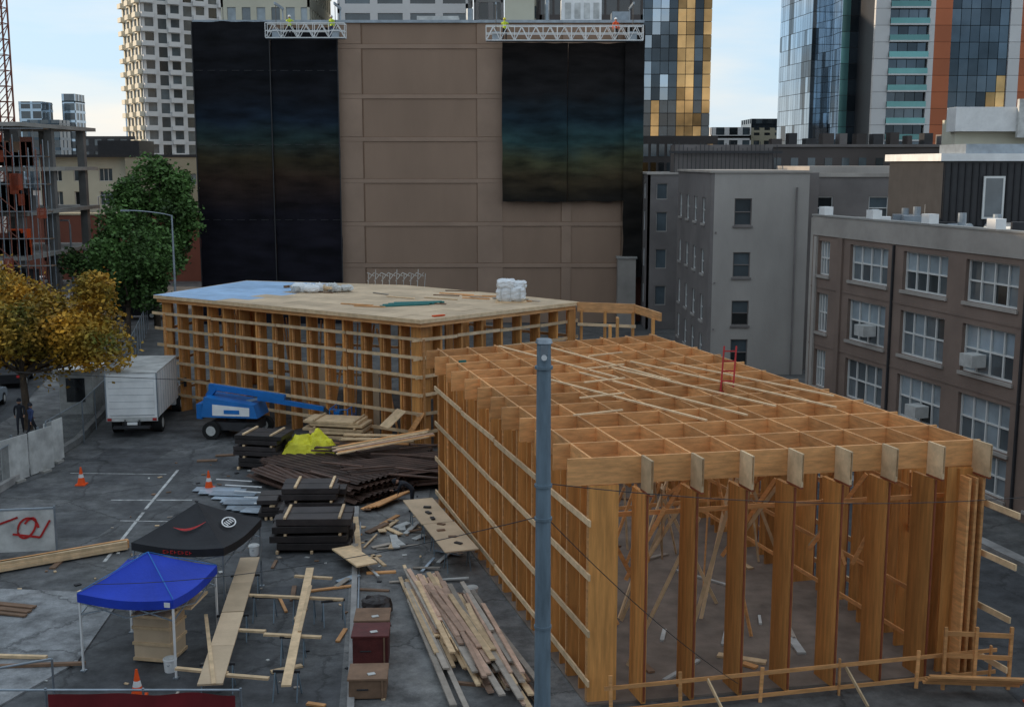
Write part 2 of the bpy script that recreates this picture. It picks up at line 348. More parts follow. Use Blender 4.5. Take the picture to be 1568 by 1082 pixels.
mb.beam(P3(.02,.86,ZT-.2),P3(.05,.86,ZT-.2),.06,.3,'teal')
# stuff on the slab
for k in range(26):
    q=P3(U(.1,.9),U(.03,.9),.1);an=U(0,3);l=U(.3,2.2);mb.beam(q,(q.x+l*math.cos(an),q.y+l*math.sin(an),.1),U(.08,.25),.06,random.choice(['lumber','lvl_h','wood_dark','white_dirty','lumber_grey']))
mb.obj('bracing',par)
mb=MB()
d0=(FR-FL).normalized();nn=Vector((d0.y,-d0.x))
q0=FL+nn*.75+d0*.2;q1=FR+nn*.75+d0*.6
for z in(.12,.72): mb.beam((*q0,z),(*q1,z+.15),.04,.10,'lvl_h')
for k in range(6):
    p=q0.lerp(q1,k/5+U(-.02,.02));mb.beam((*p,0),(p.x+U(-.05,.05),p.y,U(.85,1.05)),.05,.09,'lvl_h')
for k in range(2):
    p=q0.lerp(q1,.25+.35*k);mb.beam((*p,.75),(p.x+.4,p.y-.7,0),.04,.08,'lumber')
mb.beam((11.2,28.9,1.5),(12.9,28.7,1.5),.05,.12,'lvl_h');mb.beam((11.2,28.9,.9),(12.9,28.7,.9),.05,.12,'lvl_h')
for x in(11.2,12,12.9): mb.beam((x,28.8,0),(x,28.8,1.7),.08,.08,'lvl_h')
for k in range(4): mb.beam((10.6,28.6-.15*k,.3+.12*k),(13.0,28.4-.15*k,.3+.12*k),.12,.05,'lvl_h')
mb.obj('site_guard_rail')
# ------------------------------------------------------------------ wing
C1=Vector((-19.2,64.2));C2=Vector((-4.3,54.3));C3=Vector((3.3,61.2));C4=Vector((-6.3,69));C5=Vector((-16.2,71.7))
poly=[(-19.6,63.9),(-4.2,53.5),(3.5,60.7),(-.7,64.6),(-6.3,69.2),(-16.3,72)]
mb=MB();mb.prism(poly,6.22,6.40,'lumber',.6);mb.prism([(x,y) for x,y in[(-19.45,64.0),(-4.2,53.7),(3.3,60.7),(-.8,64.4),(-6.3,69.0),(-16.3,71.8)]],6.02,6.21,'lvl_h')
random.seed(3)
def inpoly(x,y,pl):
    c=False
    for i in range(len(pl)):
        x1,y1=pl[i];x2,y2=pl[i-1]
        if (y1>y)!=(y2>y) and x<(x2-x1)*(y-y1)/(y2-y1)+x1:c=not c
    return c
blue=[(-19.5,63.9),(-14.6,60.7),(-11.0,66.0),(-10.2,70.3),(-16.3,71.9)]
mb.prism([(-19.55,63.95),(-4.2,53.6),(3.4,60.7),(-.75,64.5),(-6.3,69.1),(-16.3,71.9)],6.3985,6.4015,'plywood',.5)
ang=math.atan2(-10.4,15.4);ca,sa=math.cos(ang),math.sin(ang)
for i in range(-2,14):
    for j in range(-1,14):
        lx=i*2.44+(1.22 if j%2 else 0);ly=j*1.22
        cs=[(-19.6+ (lx+dx)*ca-(ly+dy)*sa, 63.9+(lx+dx)*sa+(ly+dy)*ca) for dx,dy in((.01,.01),(2.43,.01),(2.43,1.21),(.01,1.21))]
        if all(inpoly(x,y,poly) for x,y in cs):
            cx=sum(c[0] for c in cs)/4;cy=sum(c[1] for c in cs)/4
            mb.prism(cs,6.406,6.412,'membrane_blue' if inpoly(cx,cy,blue) else 'plywood')
mb.prism([(-19.5,63.95),(-14.6,60.75),(-14.4,61.3),(-11.2,66.0),(-10.6,70.1),(-16.25,71.8)],6.402,6.4045,'membrane_blue',.5)
pw=mb.obj('wing_roof',par)
mb=MB()
def finwall(A,B,n,dep=.6,led=(5.35,4.5,3.6,2.7,1.8,.9),ext0=.7,ext1=.2,h=6.02):
    d=(B-A).normalized();nin=Vector((-d.y,d.x))
    for i in range(n+1):
        p=A.lerp(B,i/n);w=d*.055
        q=p+nin*dep
        mb.hexa([(*(p-w),0),(*(p+w),0),(*(q+w),0),(*(q-w),0),(*(p-w),h),(*(p+w),h),(*(q+w),h),(*(q-w),h)],'lvl')
        q2=p+nin*.16+d*.09;mb.box((q2.x,q2.y,h/2-.3),(.06,.14,h-.7),'lvl_h',math.atan2(d.y,d.x))
    for z in led:
        a=A-d*(ext0+U(-.2,.2))-nin*.035;b=B+d*ext1-nin*.035
        for t in range(4):
            s0=a.lerp(b,t/4);s1=a.lerp(b,(t+1)/4-.003);mb.beam((*s0,z+U(-.03,.03)),(*s1,z+U(-.03,.03)),.05,.15,'lumber')
finwall(C1,C2,15,.7);finwall(C2,C3,8,ext0=.3);finwall(C5,C1,6,led=(4.5,2.7,.9),ext0=0,ext1=0)
finwall(C4,C5,9,led=(4.5,2.7,.9),ext0=0);finwall(C3,C4,10,led=(4.5,2.7,.9),ext0=0)
for k in range(12):
    a=C1.lerp(C2,U(.05,.95))+Vector((.4,1.2));mb.beam((*a,.1),(a.x+U(-1.5,1.5),a.y+U(.3,1),5.5),.05,.1,'lvl_h')
for k in(2,3,7,8,11,13):
    p=C1.lerp(C2,(k+.1)/15);q=C1.lerp(C2,(k+.95)/15);n=Vector((.56,.83))*1.3
    mb.beam((*(p+n),1.7),(*(q+n),1.7),.04,3.2,'plywood')
mb.obj('wing_walls',par)
mb=MB()
for x,y in((3.6,60.5),(4.8,60.2),(6.2,59.8),(5.2,57.5),(4.6,54.6),(6.9,57)):
    mb.beam((x,y,0),(x,y,6.0),.12,.5,'lvl')
mb.beam((3.4,60.6,6.15),(6.3,59.7,6.15),.12,.5,'lvl_h');mb.beam((6.3,59.7,6.15),(7.2,56.5,6.15),.12,.4,'lvl_h');mb.beam((3.4,60.2,5.3),(6.3,59.3,5.3),.05,.15,'lumber')
mb.prism([(-1.5,56.5),(6.2,57.8),(6.8,54.5),(-.5,51)],3.9,4.05,'membrane_blue')
mb.obj('link_frame',par)
mb=MB()
mb.lump((-.05,60.7,6.42+.42),(1.5,1.2,.85),'plastic_wrap',1,.10);mb.lump((-.3,60.6,7.35),(.95,1.0,.5),'plastic_wrap',3,.16);mb.lump((.4,60.8,7.28),(.7,.9,.42),'plastic_wrap',5,.16)
mb.bx(-.85,.75,60.1,61.2,6.41,6.47,'lumber')
for k in range(3): mb.bx(-.6+.5*k,-.57+.5*k,59.98,60.10,6.5,7.2,'white_dirty')
mb.obj('wrapped_bundle',smooth=False)
mb=MB();random.seed(5)
for k in range(9): mb.lump((-12+.33*k+U(-.2,.2),65.3+U(-.7,.7),6.62),(U(.5,.9),U(.4,.6),U(.35,.6)),random.choice(['plastic_wrap','white_dirty','plastic_wrap']),k,.3,3,8)
for k in range(10): mb.box((-12+U(-1,2),65.3+U(-.9,.9),6.5+U(0,.2)),(U(.3,.9),U(.1,.3),U(.1,.2)),random.choice(['lumber','white_dirty','wood_dark']),U(0,3))
mb.obj('roof_debris_pile')
mb=MB()
for k in range(7): mb.cyl((-6.6+k*.12,58.3+k*.22,6.46+.04*(k%2)),(-4.2+k*.12,59.2+k*.15,6.46+.04*(k%2)),.05,.05,8,'teal')
mb.obj('pipe_bundle')
mb=MB()
for k in range(24):
    x=U(-12,0);y=U(57,66)
    if inpoly(x,y,poly) and inpoly(x+2,y-.7,poly): a=U(-.8,-.2);mb.beam((x,y,6.45),(x+U(1,2.4)*math.cos(a),y+1.6*math.sin(a),6.45),.12,.04,random.choice(['lumber','wood_dark','lvl_h','lumber_grey']))
mb.beam((-3.7,54.6,6.45),(-3.2,55.0,6.45),.2,.05,'orange');mb.obj('loose_roof_boards')
mb=MB()
for k in range(9):
    x=-8.6+k*.42;mb.beam((x,69.6,5.6),(x+.1,69.6,7.1+.2*math.sin(k*2)),.03,.03,'white_dirty')
    if k<8: mb.beam((x,69.6,6.6),(x+.42,69.6,7.1),.03,.03,'white_dirty');mb.beam((x,69.6,7.1),(x+.42,69.6,6.9),.03,.03,'white_dirty')
mb.obj('wire_cage')
mb=MB()
for dx in(0,.4): mb.beam((6.75+dx,37.5,5.7),(7.0+dx,38.3,7.55),.05,.07,'red')
for k in range(6): t=(k+.5)/6;mb.beam((6.75+.25*t,37.5+.8*t,5.7+1.85*t),(7.15+.25*t,37.5+.8*t,5.7+1.85*t),.04,.04,'red')
mb.obj('red_ladder')
# ------------------------------------------------------------------ steel pole and cables
mb=MB();mb.cyl((.55,20,0),(.55,20,10.45),.165,.122,24,'pole_paint',.5)
for z in(7.9,7.3,5.3,10.0): mb.cyl((.55,20,z),(.55,20,z+.05),.158,.158,24,'pole_paint',.2)
mb.cyl((.55,20,10.45),(.55,20,10.52),.15,.13,24,'galv');mb.box((.55,19.86,10.35),(.12,.08,.16),'galv');mb.cyl((.55,19.84,10.22),(.55,19.80,10.22),.05,.05,10,'white')
mb.cyl((.55,20,0),(.55,20,.1),.3,.3,16,'galv');mb.obj('steel_pole',smooth=False)
def cable(name,p,q,sag,r=.009):
    mb=MB();p=Vector(p);q=Vector(q);L=None
    for i in range(25):
        t=i/24;w=p.lerp(q,t);w.z-=sag*4*t*(1-t)
        if L is not None: mb.cyl(L,w,r,r,5,'steel_dark')
        L=w
    mb.obj(name)
cable('overhead_cable',(.68,20,7.95),(16,27,6.2),.5)
cable('overhead_cable',(.45,20,7.35),(-11,29.5,2.6),.3)
cable('overhead_cable',(.6,20,7.35),(5.5,27,1.0),.2)
cable('overhead_cable',(-30,50,5.2),(-14.5,54.5,3.4),.1,.015)
# ------------------------------------------------------------------ mural building
def netplane(mb,x0,x1,z0,z1,y,m,seams=2.4,amp=.05):
    nx=int((x1-x0)/.35)+1;nz=int((z1-z0)/.6)+1;b=len(mb.v);i0=mb.mi(m)
    for j in range(nz+1):
        for i in range(nx+1):
            x=x0+(x1-x0)*i/nx;z=z0+(z1-z0)*j/nz
            e=.10*mnoise.noise(Vector((z*.5,y,0))) if i in(0,nx) else 0
            mb.v.append((x+e,y+amp*math.sin(x*2.1+math.sin(z*.5)*2)+amp*2*mnoise.noise(Vector((x*.4,0,z*.3))),z+(.12*mnoise.noise(Vector((x*.7,0,5))) if j in(0,nz) else 0)))
    for j in range(nz):
        for i in range(nx):
            a=b+j*(nx+1)+i;mb.f.append([a,a+1,a+nx+2,a+nx+1]);mb.m.append(i0);mb.r.append(.5)
par=empty('mural_building')
mb=MB();mb.bx(-26,10.6,100.06,130,0,24.9,'brownwall',.5)
ZL=[1.6,5.1,8.6,12.2,15.65,19.15,23.2]
for z in ZL: mb.bx(-14.6,10.4,99.98,100.058,z-.34,z+.0,'brownband',.5)
for i in range(len(ZL)):
    z0=ZL[i];z1=ZL[i+1]-.34 if i<len(ZL)-1 else 24.9
    for x0,x1 in((-14.4,-12.5),(-2.9,-.8),(4.2,5.0)):mb.bx(x0,x1,99.99,100.058,z0+.04,z1-.02,'brownband',.45)
    for x in(-12.45,-2.95,4.15,9.2): mb.bx(x,x+.05,100.0,100.058,z0+.04,z1-.02,'wood_dark',.3)
    mb.bx(-12.5,9.2,100.01,100.058,z0+.001,z0+.035,'wood_dark',.3)
mb.bx(-26.3,10.9,99.8,130.2,24.9,25.12,'galv',.3)
mb.bx(8.9,10.4,98.6,99.7,0,5.6,'parapet');mb.bx(8.8,10.5,98.5,99.8,5.6,5.75,'concrete')
mb.bx(10.6,11.6,101,101.5,0,7.2,'redwall');mb.obj('walls',par)
mb=MB()
netplane(mb,-26.2,-19.9,0,24.9,99.1,'net_a');netplane(mb,-19.85,-14.3,0,24.4,99.35,'net_a')
netplane(mb,-.8,4.6,10.3,23.25,99.3,'net_b');netplane(mb,4.65,9.4,10.35,23.25,99.45,'net_b');netplane(mb,9.3,10.9,4,24.6,99.1,'net_b')
for x in(-26.2,-19.87,-14.3): mb.bx(x-.04,x+.04,99.0,99.06,0,24.6,'steel_dark')
for z in(8.8,15,21):
    for k in range(12): mb.bx(-26+k*1.0,-25.4+k*1.0,98.98,99.02,z,z+.03,'steel_dark')
mb.obj('scaffold_netting',par)
mb=MB()
mb.bx(4.2,7.6,103,105,25.1,27.3,'white');mb.bx(-.6,1.9,103,105,25.1,27.2,'cream');mb.bx(-8,-4.5,102,104,25.1,25.7,'white_dirty');mb.bx(8.6,10,104,106,25.1,26.3,'galv')
mb.cyl((-3.6,103,25.1),(-3.6,103,26.4),.3,.3,12,'galv');mb.cyl((3,104,25.1),(3,104,27.6),.2,.2,12,'galv')
for x in(4.5,5.3,6.1,6.9): mb.bx(x,x+.5,102.96,103.0,25.6,26.9,'white_dirty')
mb.obj('rooftop_units',par)
def stage(name,x0,x1,z0):
    mb=MB();y0,y1=97.7,98.6
    for y in(y0,y1):
        for z in(z0,z0+.55,z0+1.15): mb.beam((x0,y,z),(x1,y,z),.07,.07,'white')
        n=int((x1-x0)/1.1)
        for i in range(n):
            a=x0+(x1-x0)*i/n;b=x0+(x1-x0)*(i+1)/n;m=(a+b)/2
            mb.beam((a,y,z0),(m,y,z0+1.1),.05,.05,'white');mb.beam((m,y,z0+1.1),(b,y,z0),.05,.05,'white')
        for i in range(n+1): a=x0+(x1-x0)*i/n;mb.beam((a,y,z0),(a,y,z0+1.15),.05,.05,'white')
    mb.bx(x0,x1,y0,y1,z0-.06,z0-.01,'galv')
    for x in(x0+.8,x1-.8):
        mb.bx(x-.3,x+.3,97.9,98.4,z0,z0+.7,'galv');mb.cyl((x,98.2,z0+.7),(x,98.2,26.2),.025,.025,6,'steel_dark')
        mb.beam((x,97.8,26.2),(x,101.5,26.2),.12,.2,'galv');mb.beam((x,101.2,25.1),(x,101.2,26.2),.1,.1,'galv')
    mb.obj(name)
stage('swing_stage',-19.9,-13.5,23.5);stage('swing_stage',-2.1,10.6,23.3)
# ------------------------------------------------------------------ grey building
mb=MB()
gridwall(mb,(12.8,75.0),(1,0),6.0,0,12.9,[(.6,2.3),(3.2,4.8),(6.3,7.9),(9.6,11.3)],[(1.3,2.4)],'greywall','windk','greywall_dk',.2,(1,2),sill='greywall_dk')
mb.bx(12.8,18.8,75.2,90,0,12.7,'greywall',.5)
gridwall(mb,(12.6,90),(0,-1),15.0,0,12.9,[(.6,2.3),(3.2,4.9),(6.3,7.9),(9.6,11.3)],[(1,2.2),(4.5,5.8),(8.0,9.3),(11.5,12.8)],'greywall_dk','windk','winframe',.2,(1,2),sill='greywall')  # darker grey than the front: shade of the left side put into colour
mb.bx(12.5,18.9,74.9,90.1,12.9,13.05,'parapet',.5)
for z in(2.9,5.9,9.1): mb.bx(12.9,12.99,74.9,74.97,z,z+.1,'greywall_dk')
mb.cyl((18.0,74.9,0),(18.0,74.9,12),.06,.06,8,'greywall_dk')
mb.bx(18.8,19.9,77,90,0,12.9,'greywall_dk',.4)
gridwall(mb,(18.8,79),(1,0),16,0,12.6,[(.6,2.3),(3.6,5.3),(6.6,8.3),(9.8,11.3)],[(1.5,2.6),(5,6.3),(9,10.3)],'greywall_dk','windk','winframe',.2,(1,2))
mb.bx(18.8,36,79.2,95,0,12.5,'greywall_dk',.5);mb.bx(20,29,80,90,12.6,13.3,'greywall',.5)
mb.bx(18.8,34.8,78.9,79.25,12.6,12.85,'parapet',.5)
mb.obj('grey_apartment_building')
mb=MB();gridwall(mb,(11.0,100),(0,-1),4,0,12.6,[(2,3.6),(5,6.6),(8,9.6),(10.6,11.9)],[(1,2.2)],'greywall_dk','windk','winframe',.2)
gridwall(mb,(11.0,96),(1,0),3.4,0,12.6,[(2,3.6),(5,6.6),(8,9.6),(10.6,11.9)],[(.7,1.6)],'greywall_dk','windk','greywall',.2)
mb.bx(11.25,14.4,96.2,108,0,12.4,'greywall_dk');mb.bx(10.9,14.5,95.9,108.1,12.6,12.75,'parapet')
for k in range(26): mb.bx(13+k*.35,13.05+k*.35,98,98.05,12.7,15+math.sin(k)*.3,'steel_dark')
mb.bx(12.9,22.2,97.9,98.1,14.3,14.5,'steel_dark');mb.bx(13.4,21.5,98.3,101,12.5,15.0,'greywall_dk',.2);mb.obj('rear_apartment_building')
mb=MB();random.seed(91);mb.bx(24,48,112,124,0,15.0,'tower_brown',1);mb.bx(23.8,48.2,111.8,124.2,15.0,15.25,'greywall_dk')
for k in range(14):
    x=24.6+k*1.6;mb.bx(x,x+.7,111.95,112.0,12.4,14.0,'windk')
    mb.bx(x,x+U(.4,1.2),113,114.5,15.25,15.25+U(.4,1.2),random.choice(['galv','steel_dark','greywall_dk','tower_brown']))
mb.obj('low_brick_building')
# ------------------------------------------------------------------ brick building right
d=Vector((.2586,-1)).normalized();p0=Vector((15.2,59.5));par=empty('brick_loft_building')
mb=MB();Lf=36
bays=[(.6,1.7)]
s=3.6
while s+3.3<Lf-.4: bays.append((s,s+3.25));s+=4.45
random.seed(17)
gridwall(mb,p0,d,Lf,0,9.95,[(.5,2.1) ,(2.35,4.25),(5.15,7.1),(8.0,9.7)],bays,'brick','winlight','winframe',.28,(4,2),.07,sill='parapet')
mb.wb(p0,d,0,Lf,9.95,10.9,-.3,.06,'parapet',.5)
mb.wb(p0,d,-.05,Lf,10.9,10.98,-.35,.10,'concrete',.5)
for k in range(9): mb.wb(p0,d,.7+k*4.45*.98,1.25+k*4.45*.98,10.98,11.38,-.35,.12,'white')
mb.wb(p0,d,.3,.55,0,9.9,.005,.12,'parapet');mb.wb(p0,d,2.6,3.0,0,9.94,.003,.1,'brick',.2)
for z in(4.6,7.5): mb.wb(p0,d,0,Lf,z-.16,z-.08,.001,.03,'brick',.1)
for s0 in(7.3,16.2,25.1): mb.wb(p0,d,s0,s0+.1,.2,9.9,.004,.1,'steel_dark')
for s0,z in((5.2,5.6),(13.2,5.5),(9.6,2.7),(18,5.5)):
    mb.wb(p0,d,s0,s0+.8,z,z+.5,-.1,.55,'white_dirty')
n=Vector((d.y,-d.x));b0=p0-n*.3;b1=p0+d*Lf-n*.3;b2=b1-n*35;b3=b0-n*35
mb.prism([tuple(x) for x in(b0,b3,b2,b1)],0,10.0,'roofgravel')
e0=p0;e1=p0-n*34
mb.prism([tuple(e1),tuple(e0),tuple(e0-d*.25),tuple(e1-d*.25)],0,10.8,'parapet')
mb.obj('facade',par)
mb=MB()
def rb(x0,x1,y0,y1,z0,z1,m): mb.bx(x0,x1,y0,y1,z0,z1,m)
rb(20.3,34,56,64,9.9,13.6,'steel_dark');rb(20.1,34.2,55.8,64.2,13.6,13.95,'white')
for k in range(40): rb(20.35+k*.33,20.42+k*.33,55.95,55.999,10.1,13.5,'black')
rb(22.2,23.2,55.86,55.95,10.9,12.9,'winframe');rb(22.3,23.1,55.84,55.86,11,12.8,'winlight')
rb(21.5,24.5,56.5,60,13.95,14.4,'galv')
random.seed(9)
for k in range(30):
    t=U(.5,24);o=U(1.0,7);c=p0+d*t-n*o;s=U(.5,1.4);h=U(.3,1.2);mb.box((c.x,c.y,10.0+h/2),(s,s*U(.7,1.3),h),random.choice(['white','galv','white_dirty','galv','steel_dark']),-.25)
    if k%2: mb.cyl((c.x,c.y,10.0+h),(c.x,c.y,10.0+h+U(.2,.8)),.18,.18,10,'galv')
    if k%3==0:
        e=c+d*U(1,2);mb.cyl((c.x,c.y,10.5),(e.x,e.y,10.6),.22,.22,12,'galv')
mb.obj('rooftop_plant',par)
mb=MB();mb.bx(35.6,60,96,99,0,17.0,'cream');mb.bx(35.2,60,95,97,16.0,17.9,'white');mb.bx(40,50,94.6,95,15.5,18.5,'white_dirty')
for k in range(7): mb.bx(36.5+k*3,38+k*3,95.9,95.99,12.5,14.2,'windk')
mb.obj('white_penthouse_building')
# ------------------------------------------------------------------ towers
def tower(name,cx,cy,ang,w,dp,h,fh,bw,mslab,mglass,slabh=.8,pier=.8,proud=.25,balc=False,z0=0,mside=None):
    mb=MB();mb.T=(cx,cy,ang)
    mb.bx(.3,w-.3,.3,dp-.3,0,h-.3,mglass,.3)
    nf=int(h/fh)
    sides=[((0,0),(1,0),w),((w,0),(0,1),dp),((0,dp),(0,-1),dp)]
    for si,(p,dd,Ln) in enumerate(sides):
        ms=mside if (mside and si) else mslab
        nb=max(1,int(round(Ln/bw)))
        for f in range(int(z0/fh),nf+1):
            z=f*fh;mb.wb(p,dd,0,Ln,z,z+slabh,-.3,.0,ms,.5)
            for b in range(nb):
                a=Ln*b/nb;e=Ln*(b+1)/nb
                mb.wb(p,dd,a,a+pier,z+slabh,z+fh,-.3,-.004,ms,.5)
                mb.wb(p,dd,a+pier,e,z+slabh,z+fh,-.28,-.2,mglass)
                if balc and b%2==0: mb.wb(p,dd,a+.1,e-.1,z+.1,z+slabh+.35,.01,1.0,ms,.6)
    mb.box((w/2,dp/2,h),(w,dp,.6),mslab);return mb.obj(name)
tower('residential_tower',-85.1,264.8,-1.0,14,22,82,2.9,2.6,'tower_slab_sunlit','windk',.75,.9,balc=True,mside='tower_white')  # yellower slabs on the narrow front paint its sunlight; other sides stay white
tower('beige_office_tower',-38.8,162,0,11.8,20,60,3.4,1.9,'cream','winlight',1.3,.8)
tower('white_office_tower',-23,160,0,17.2,20,60,3.3,4.2,'tower_white','windk',1.2,1.0)
tower('pale_office_tower',-5.5,175,0,4.2,20,60,3.3,2,'tower_white','winlight',1.0,.7)
tower('pale_tower',-1.2,200,0,5.5,20,70,3.0,1.8,'cream','windk',1.0,.6)
tower('brown_office_tower',3.4,150,0,12.8,20,70,3.4,1.6,'tower_brown','glassdark',1.0,.25)
def glasstower(name,cx,cy,ang,w,dp,h,fh,bw,zones,slab='steel_dark'):
    mb=MB();mb.T=(cx,cy,ang);mb.bx(.1,w-.1,.1,dp-.1,0,h,'steel_dark')
    nf=int(h/fh)
    for (p,dd,Ln,zs) in(((0,0),(1,0),w,zones[0]),((0,dp),(0,-1),dp,zones[1])):
        nb=int(round(Ln/bw))
        for f in range(nf):
            for b in range(nb):
                s=(b+.5)/nb;m=[z[1] for z in zs if s<=z[0]][0]
                q=mnoise.noise(Vector((b*.45+cx,f*.16,3.1)))+.2*(R()-.5)  # noise swaps tile tints, painting patchy reflections into the glass
                if m=='bronze_gold_reflection' and q<-.12: m='mirror_dk'
                elif m=='mirror' and q>.18: m='mirror_dk'
                elif m=='mirror_dk' and q>.3: m='mirror'
                if name=='mirror_glass_tower' and f*fh<22: m='bronze_gold_reflection' if q>0 else 'windk'
                mb.wb(p,dd,Ln*b/nb+.04,Ln*(b+1)/nb-.04,f*fh+.05,(f+1)*fh-.05,-.1,.02+.02*R(),m)
    return mb.obj(name)
glasstower('mirror_glass_tower',17,180,0,12.7,25,66,1.9,1.3,([(.50,'mirror'),(.58,'mirror_dk'),(1,'bronze_gold_reflection')],[(1,'mirror_dk')]))
mb=MB();mb.bx(15.5,30.5,177,179,0,17.5,'tower_brown')
for k in range(12):
    for z in range(6): mb.bx(15.8+k*1.2,16.6+k*1.2,176.9,177,1+z*2.7,2.8+z*2.7,random.choice(['bronze_gold_reflection','windk','windk']))
mb.obj('bronze_podium_building')
glasstower('corner_glass_tower',57.5,232,.12,5,18,75,3,1.3,([(1,'mirror')],[(1,'mirror')]))
glasstower('dark_glass_tower',61.5,226,0,6.3,18,75,2.9,1.4,([(.35,'mirror_teal'),(1,'mirror_dk')],[(1,'mirror')]))
mb=MB();x0=64.6;Y=216
mb.bx(x0,x0+60,Y+.5,Y+30,0,80,'steel_dark')
def strip(a,b,kind):
    if kind in('tower_orange','tower_white'):
        for f in range(27): mb.bx(x0+a,x0+b,Y-.4,Y+.5,f*2.9+.03,(f+1)*2.9-.03,kind)
    elif kind=='bal':
        for f in range(27):
            mb.bx(x0+a,x0+b,Y-.9,Y+.5,f*2.9,f*2.9+.28,'tower_white',.5);mb.bx(x0+a,x0+b,Y-.8,Y-.7,f*2.9+.28,f*2.9+1.25,'mirror_teal')
            n=int((b-a)/1.5)
            for i in range(n): mb.bx(x0+a+(b-a)*i/n+.05,x0+a+(b-a)*(i+1)/n-.05,Y+.3,Y+.45,f*2.9+.3,f*2.9+2.85,'mirror_dk')
    else:
        n=max(1,int((b-a)/1.5))
        for f in range(27):
            for i in range(n): mb.bx(x0+a+(b-a)*i/n+.05,x0+a+(b-a)*(i+1)/n-.05,Y+.0,Y+.45,f*2.9+.05,f*2.9+2.85,'mirror_dk' if mnoise.noise(Vector((i*.5+a,f*.2,0)))<.3 else 'bronze_gold_reflection')
for a,b,k in((0,2.6,'tower_white'),(2.6,9.6,'bal'),(9.6,10.6,'tower_white'),(10.6,13.6,'tower_orange'),(13.6,24,'gl'),(24,26,'tower_white'),(26,29,'tower_orange'),(29,45,'gl')): strip(a,b,k)
mb.obj('striped_residential_tower')
def small(name,x,y,w,h,m,mg='windk',fh=3.2,bw=3,dp=15): tower(name,x,y,0,w,dp,h,fh,bw,m,mg,1.3,1.2)
small('distant_apartment_block',50,300,10,20,'tower_white');small('distant_apartment_block',60.5,305,8,21.5,'cream2')
small('distant_office_block',66,330,9,24,'mirror_dk');small('distant_apartment_block',73,310,12,20,'tower_white')
small('distant_tower',-255,620,12,44,'mirror',fh=5,bw=5);small('distant_tower',-243,600,16,33,'mirror_dk',fh=5,bw=5);small('distant_tower',-240,640,7,46,'mirror',fh=5,bw=5);small('distant_tower',-200,620,8,44,'mirror',fh=5,bw=5)
small('distant_office_block',-95,260,14,19,'steel_dark')
# ------------------------------------------------------------------ left cream building
mb=MB();gridwall(mb,(-56,141),(1,0),10.5,0,14.2,[(8.6,10.2),(11.4,12.9)],[(1,2.6),(4,5.6),(7,8.6)],'cream','windk','winframe',.3,(3,1))
gridwall(mb,(-45.5,140),(1,0),12,0,14.2,[(7.6,9.0),(11,12.3)],[(.6,1.4),(7.5,8.3),(9,9.8),(10.4,11.2)],'cream2','winlight','winframe',.3,(1,1))
mb.bx(-56,-33.5,141.4,160,0,14,'cream2');mb.bx(-56.2,-33.3,139.9,160,14.2,14.5,'steel_dark');mb.bx(-50,-45,144,150,14.5,16.2,'steel_dark');mb.bx(-57,-33,136,139.5,0,7.6,'redwall');mb.bx(-57,-33,135.9,139.6,7.6,7.8,'cream2')
mb.obj('cream_apartment_building')
mb=MB();random.seed(21)
for f in range(5):
    z=3.3*f;mb.bx(-58,-36.2,88,104,z+3.0,z+3.3,'concrete')
    for x in(-57,-51,-45,-40,-36.8):
        for y in(88.6,95,102): mb.bx(x-.3,x+.3,y-.3,y+.3,z,z+3.0,'concrete_dk')
    for k in range(9): mb.bx(-37.5+U(-3,1.4),-36.3+U(-2,1),88.2,88.4,z+.1,z+U(.6,2.4),random.choice(['wood_dark','orange','concrete_dk','lumber','redwall','steel_dark']))
for k in range(9):
    for y in(87,88): mb.beam((-38.6+k*.55,y,0),(-38.6+k*.55,y,16.2-U(0,2)),.06,.06,'redwall' if k%2 else 'galv')
for z in range(1,9):
    mb.beam((-38.8,87,z*2),(-34.1,87,z*2),.05,.05,'galv');mb.bx(-38.8,-34.1,87,88,z*2-.05,z*2,'wood_dark')
    mb.beam((-38.6,86.95,z*2),(-36.4,86.95,z*2-2),.05,.05,'redwall')
for k in range(8): x=U(-38.5,-34.8);z=U(5,14);mb.bx(x,x+U(.4,1.1),86.9,86.93,z,z+U(.5,1.6),'scaf_net')
mb.obj('concrete_frame_building')
mb=MB()
for x,y in((-51,118),(-49.6,118),(-51,119.4),(-49.6,119.4)): mb.beam((x,y,0),(x,y,60),.14,.14,'redwall')
for k in range(40):
    z=k*1.5
    for a,b in(((-51,118),(-49.6,118)),((-49.6,118),(-49.6,119.4)),((-51,119.4),(-49.6,119.4)),((-51,118),(-51,119.4))):
        mb.beam((*a,z),(*b,z+1.5),.07,.07,'redwall');mb.beam((*a,z),(*b,z),.07,.07,'redwall')
mb.obj('tower_crane')
tower('offscreen_sun_blocker',-95,10,0,30,110,36,3.6,4,'concrete','windk',1.2,1.0)  # unseen block added at left to keep the low sun off the site
tower('host_office_building',-30,-30,0,60,26,17,3.6,4,'concrete','windk',1.2,1.0)
